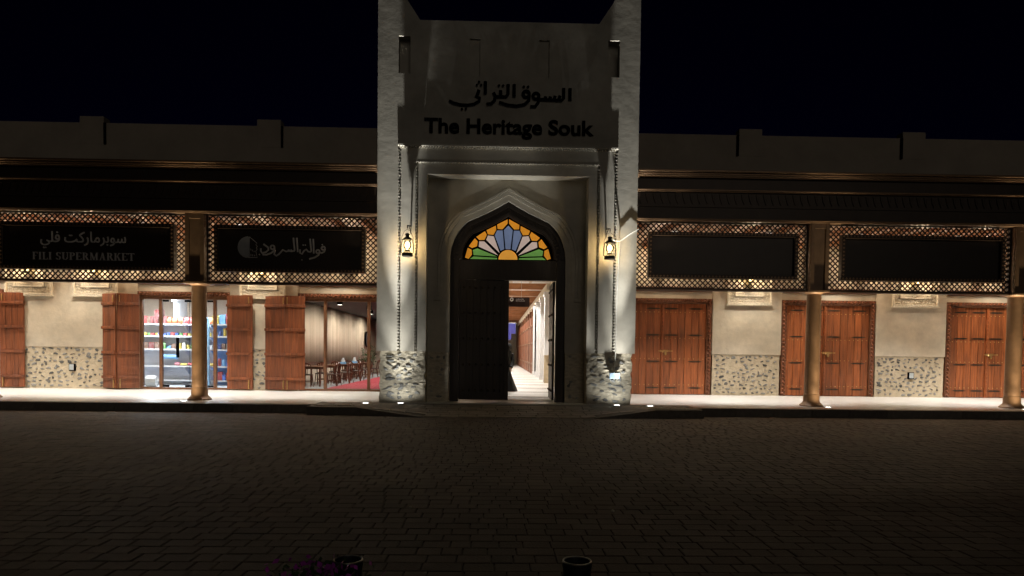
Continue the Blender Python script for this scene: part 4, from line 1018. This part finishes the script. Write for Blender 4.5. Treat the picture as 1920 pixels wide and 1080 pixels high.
mi = thing('round_mirror', 'round dark-framed mirror on the restaurant side wall', 'mirror', (-7.72, 40.2, 1.9))
def ringx(x, y, z, r, rad):
    b = MB(); b.tube([(x, y+r*math.cos(2*math.pi*k/28), z+r*math.sin(2*math.pi*k/28)) for k in range(29)], rad, 8, cap=False); return b
ringx(-7.72, 40.2, 2.25, .42, .04).build('frame', M['black'], mi, smooth=True)
b = MB(); b.lathe([(.002, 0), (.41, 0), (.41, .01), (.002, .01)], (0, 0, 0), 28); b.v = [(-7.73+z, 40.2+x, 2.25+y) for x, y, z in b.v]; b.build('glass', M['steel'], mi)
pt = thing('potted_plant', 'leafy potted plant at the back of the restaurant', 'plant', (-7.0, 36.6, ZP+.022))
b = MB(); b.lathe([(.17, 0), (.22, .35), (.25, .42), (.23, .42), (.20, .36)], (-7.0, 36.6, ZP+.025), 18); b.build('pot', M['white'], pt, smooth=True)
b = MB(); rr = random.Random(3)
for k in range(9):
    a = rr.uniform(0, 6.28); e = rr.uniform(.1, .35); b.tube([(-7.0, 36.6, ZP+.4), (-7+.5*e*math.cos(a), 36.6+.5*e*math.sin(a), 1.0), (-7+e*math.cos(a), 36.6+e*math.sin(a), rr.uniform(1.2, 1.7))], .01, 5)
b.build('stems', M['leafm'], pt)
b = MB()
for k in range(160):
    a = rr.uniform(0, 6.28); e = rr.uniform(.05, .5); p = Vector((-7+e*math.cos(a), 36.6+e*math.sin(a), rr.uniform(.85, 1.85))); u = Vector((rr.uniform(-1, 1), rr.uniform(-1, 1), rr.uniform(-.6, .8))).normalized(); v = u.cross(Vector((rr.uniform(-1, 1), rr.uniform(-1, 1), rr.uniform(-1, 1)))).normalized()
    L = rr.uniform(.10, .2); b.face([p-u*L*.5, p+v*L*.18, p+u*L*.5, p-v*L*.18])
stuff(b.build('leaves', M['leafm'], pt, recalc=False))

# ================================================================== COVERED LANE BEHIND THE GATE
b = MB(); b.box(-2.3, 2.3, 19.96, 78, .05, ZP+.012); struct(b.build('lane_floor', M['corrfloor']))
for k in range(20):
    y = 21.6+k*2.7; b = MB(); b.box(-2.1, 2.1, y-.2, y+.2, ZP+.0125, ZP+.016); b.build('shadow_band', M['band'], bpy.data.objects['lane_floor'])  # dark strips laid in place of the beams' shadow stripes
ln = thing('covered_lane', 'lit covered market lane with timber beams seen through the gate', 'building', (0, 45, ZP))
b = MB(); b.box(2.12, 2.35, 21.62, 31.5, 1.5, 5.35); b.box(-2.35, -2.12, 21.62, 78, 0, 5.35); b.box(2.9, 3.0, 31.5, 78, 0, 5.35); b.box(-2.35, 3.0, 78, 78.1, 0, 5.35); b.box(2.12, 3.0, 31.4, 31.5, 0, 5.35)
b.box(-2.2, 2.2, 19.96, 20.0, 4.3, 5.35); b.box(-2.2, CX-1.63, 19.96, 20.0, ZP, 4.3); b.box(CX+1.63, 2.2, 19.96, 20.0, ZP, 4.3)
b.build('wall', M['corrwall'], ln)
bb = rough_slab(21.7, 31.35, -2.10, -1.9, ZP-.02, 1.5, .02, 77, 60, 20); bb.v = [(-y, x, z) for x, y, z in bb.v]; pl = bb.build('stone_plinth', M['mortar'], ln, smooth=True)
rr = random.Random(8)
for k in range(46): place('stone', rr.choice(ST1), (2.115, rr.uniform(22, 31.2), rr.uniform(.35, 1.4)), pl, rot=(0, rr.uniform(-.3, .3), -math.pi/2), scale=(rr.uniform(.08, .2), .02, rr.uniform(.05, .08)))
b = MB(); b.box(-2.35, 3.0, 19.96, 78, 5.35, 5.42); b.build('ceiling', M['white'], ln)
y = 22.6
while y < 77:
    c = MB(); c.box(-2.12, 2.115 if y < 31.4 else 2.9, y-.10, y+.10, 4.76, 5.06); c.build('beam', M['beam'], ln, bevel=.01); y += 4.1
for x in (-1.5, -.5, .5, 1.5):
    b = MB(); b.box(x-.05, x+.05, 20.05, 77.9, 5.25, 5.349); b.build('rafter', M['corrwall'], ln)
b = MB(); b.box(2.0, 2.3, 31.52, 77.9, 4.44, 4.75); b.build('edge_beam', M['corrwall'], ln)
for i in range(14):
    y = 32.6+i*3.2
    if i < 4:
        b = MB(); b.box(1.98, 2.28, y-.17, y+.17, ZP+.013, 4.44); c = b.build('pillar', M['white'], ln, bevel=.015)
        b = MB(); b.box(1.95, 2.31, y-.2, y+.2, ZP+.013, ZP+.25); b.build('pillar_base', M['white'], c)
        b = MB(); b.box(1.94, 2.32, y-.21, y+.21, 4.2, 4.439); b.build('pillar_head', M['white'], c)
    if i >= 3:
        for q_ in range(2):
            b = MB(); y0 = y+.35+q_*1.3; b.hexa([(2.02, y0, ZP+.03), (2.10, y0, ZP+.03), (2.10, y0+1.2, ZP+.03), (2.02, y0+1.2, ZP+.03), (2.02, y0, 3.9), (2.10, y0, 3.9), (2.10, y0+1.2, 3.9), (2.02, y0+1.2, 3.9)]); sh = b.build('lane_shutter', M['shutter'], ln, bevel=.006)
            for zz in (.9, 2.2, 3.3):
                b = MB(); b.box(1.97, 2.019, y0+.03, y0+1.17, zz-.05, zz+.05); b.build('batten', M['framewood'], sh)
        b = MB(); b.box(2.06, 2.3, y-.17, y+.35, ZP+.013, 4.44); b.build('pillar', M['trimwood'], ln)
for i in range(11):
    y = 24.65+i*4.1
    t = thing('lane_light', 'white spotlight between the beams of the covered lane, %s from the gate' % ('first', 'second', 'third', 'fourth', 'fifth', 'sixth', 'seventh', 'eighth', 'ninth', 'tenth', 'eleventh')[i], 'spotlight', (0.35, y, 5.33), 'spotlights in the covered lane')
    b = MB(); b.lathe([(.06, -.06), (.065, -.05), (.065, .02), (.05, .048)], (.35, y, 5.3), 12); b.build('can', M['white'], t, smooth=True)
    b = MB(); b.lathe([(.002, -.064), (.055, -.064), (.055, -.061)], (.35, y, 5.3), 12); b.build('lens', M['spotlens'], t)
    spot(t, (.35, y, 5.225), (0, .0, -1), (700, 850, 850, 850)[min(i, 3)], (40, 56, 65, 70)[min(i, 3)], .2, .02, (1, .95, .88))
hs = thing('hanging_sign', 'brown hanging sign with a white round symbol in the covered lane', 'sign', (.4, 28, 3.45))
b = MB(); b.box(-.45, 1.05, 27.98, 28.02, 3.44, 3.82); b.build('board', M['hang'], hs, bevel=.004)
for x in (-.1, .72):
    b = MB(); b.tube([(x, 28, 3.82), (x, 28, 4.78)], .008, 6); b.build('rod', M['steel'], hs)
b = MB(); b.tube([(.33+.055*math.cos(a*.524), 27.975, 3.73+.055*math.sin(a*.524)) for a in range(13)], .02, 6); b.build('symbol', M['white'], hs, smooth=True)
b = MB(); b.box(.185, .20, 27.972, 27.979, 3.49, 3.79); b.build('divider', M['white'], hs)
# the two printed lines are too small to read: low grey strokes of uneven length
b = MB(); xx = .50; rr = random.Random(4)
for (zz, xe) in ((3.745, .80), (3.675, .84)):
    xx = .50
    while xx < xe:
        w_ = rr.uniform(.015, .035); b.box(xx, xx+w_, 27.974, 27.979, zz-.012, zz+rr.uniform(.008, .02)); xx += w_+.008
stuff(b.build('printed_lines', M['white'], hs))
for i, (y, xr, z0, z1) in enumerate(((40, .84, 2.67, 3.27), (46, .72, 2.45, 3.0))):
    t = thing('hanging_banner', '%s blue banner hanging in the covered lane' % ('nearer', 'farther')[i], 'banner', (xr-.5, y, z0))
    b = MB(); b.box(xr-1.2, xr, y-.01, y+.01, z0, z1); b.build('cloth', M['banner'], t)
    b = MB(); b.tube([(xr-1.22, y, z1+.01), (xr+.02, y, z1+.01)], .015, 8); b.build('rod', M['steel'], t)
    b = MB(); b.tube([(xr-.6, y, z1), (xr-.6, y, 4.76)], .006, 6); b.build('wire', M['steel'], t)
# ---- person in a long black robe, half hidden by the closed gate leaf
pe = thing('person', 'person in a long black robe and headscarf walking past the open gate leaf', 'person', (.12, 24.7, ZP+.012))
b = MB(); px, py, pz = .07, 24.7, ZP+.014
SEC = [(.0, .40, .27, .03), (.12, .37, .26, .02), (.45, .285, .22, -.03), (.80, .215, .18, -.06), (1.0, .185, .155, -.05), (1.18, .20, .15, -.02), (1.34, .215, .14, .02), (1.42, .15, .11, .05), (1.46, .085, .085, .075), (1.50, .105, .115, .09), (1.57, .122, .135, .10), (1.64, .115, .125, .10), (1.69, .075, .085, .095), (1.71, .01, .01, .095)]
nseg = 28
for (z, rx, ry, ox) in SEC:
    for k in range(nseg):
        a = 2*math.pi*k/nseg; f = 1+(.06*math.sin(a*7+z*2) if z < .9 else 0)*(1-z/.95 if z < .95 else 0)
        b.v.append((px+ox+rx*f*math.cos(a), py+ry*f*math.sin(a), pz+z))
for i in range(len(SEC)-1):
    for k in range(nseg):
        j = (k+1) % nseg; b.f.append((i*nseg+k, i*nseg+j, (i+1)*nseg+j, (i+1)*nseg+k))
b.f.append(tuple(range(nseg))); b.build('robe', M['cloth'], pe, smooth=True)
for s in (-1, 1):
    b = MB(); b.tube([(px+.02+s*.19, py, pz+1.34), (px+s*.25, py+.03, pz+1.08), (px-.02+s*.21, py-.12, pz+.86)], [.075, .07, .075], 10); b.build('sleeve', M['cloth'], pe, smooth=True)
    b = MB(); hx, hy, hz = px-.02+s*.21, py-.13, pz+.85; b.tube([(hx, hy, hz), (hx, hy-.03, hz-.05), (hx, hy-.045, hz-.09)], [.028, .036, .03], 8, .6)
    for k_ in range(4): b.tube([(hx+(k_-1.5)*.016, hy-.045, hz-.085), (hx+(k_-1.5)*.017, hy-.055, hz-.12), (hx+(k_-1.5)*.016, hy-.05, hz-.145-.008*(k_ in (1, 2)))], [.0085, .008, .006], 6)
    b.tube([(hx-s*.025, hy-.03, hz-.04), (hx-s*.045, hy-.04, hz-.07), (hx-s*.045, hy-.045, hz-.095)], [.010, .009, .007], 6); b.build('hand', M['skin'], pe, smooth=True)
b = MB(); b.lathe([(.02, -.095), (.06, -.07), (.078, 0), (.07, .06), (.03, .085)], (px+.10, py+.075, pz+1.575), 14, .75, .6); b.build('face', M['skin'], pe, smooth=True)

# ================================================================== FOREGROUND
for i, x in enumerate((-.86, .055)):
    t = thing('bollard', ('dark open-topped metal bollard beside the purple flowers', 'dark open-topped metal bollard standing alone in the foreground')[i], 'bollard', (x, 2.75, -.02), 'foreground bollards')
    b = MB(); b.lathe([(.054, 0), (.056, .78), (.060, .80), (.060, .815), (.052, .818), (.050, .80), (.049, .55)], (x, 2.75, -.034), 28, cap=False); b.build('tube', M['bollard'], t, smooth=True)
    b = MB(); b.tube([(x+.056*math.cos(2*math.pi*k/28), 2.75+.056*math.sin(2*math.pi*k/28), .785) for k in range(29)], .0035, 6, cap=False); b.build('rim', M['steel'], t, smooth=True)
    b = MB(); b.lathe([(.09, 0), (.09, .012), (.06, .018)], (x, 2.75, -.012), 28); b.build('flange', M['bollard'], t, smooth=True)
    b = MB(); b.lathe([(.002, .55), (.0485, .55)], (x, 2.75, -.034), 28, cap=False); b.build('plug', M['black'], t)
fl = thing('flower_plant', 'dark purple flowering plant at the bottom edge by the bollard', 'plant', (-1.0, 2.6, -.02))
rr = random.Random(21); b = MB(); g = MB(); l_ = MB()
for k in range(16):
    a = rr.uniform(0, 6.28); e = rr.uniform(.05, .22); g.tube([(-1.0+.3*e*math.cos(a), 2.62+.3*e*math.sin(a), -.02), (-1.0+.7*e*math.cos(a), 2.62+.6*e*math.sin(a), .4), (-1.0+1.1*e*math.cos(a), 2.62+.9*e*math.sin(a), rr.uniform(.66, .80))], .004, 5)
g.build('stems', M['leafm'], fl)
for k in range(420):
    p = Vector((-.93+rr.gauss(0, .085), 2.56+rr.gauss(0, .04), rr.uniform(.62, .845))); p.z -= abs(p.x+.93)*.15
    u = Vector((rr.uniform(-1, 1), rr.uniform(-1, 1), rr.uniform(-1, 1))).normalized(); v = u.cross(Vector((rr.uniform(-1, 1), rr.uniform(-1, 1), rr.uniform(-1, 1)))).normalized(); L = rr.uniform(.018, .03)
    (b if k % 3 else l_).face([p-u*L*.6, p+v*L*.4-u*L*.1, p+u*L*.6, p-v*L*.4-u*L*.1])
stuff(b.build('petals', M['petal'], fl, recalc=False)); stuff(l_.build('leaves', M['leafm'], fl, recalc=False))
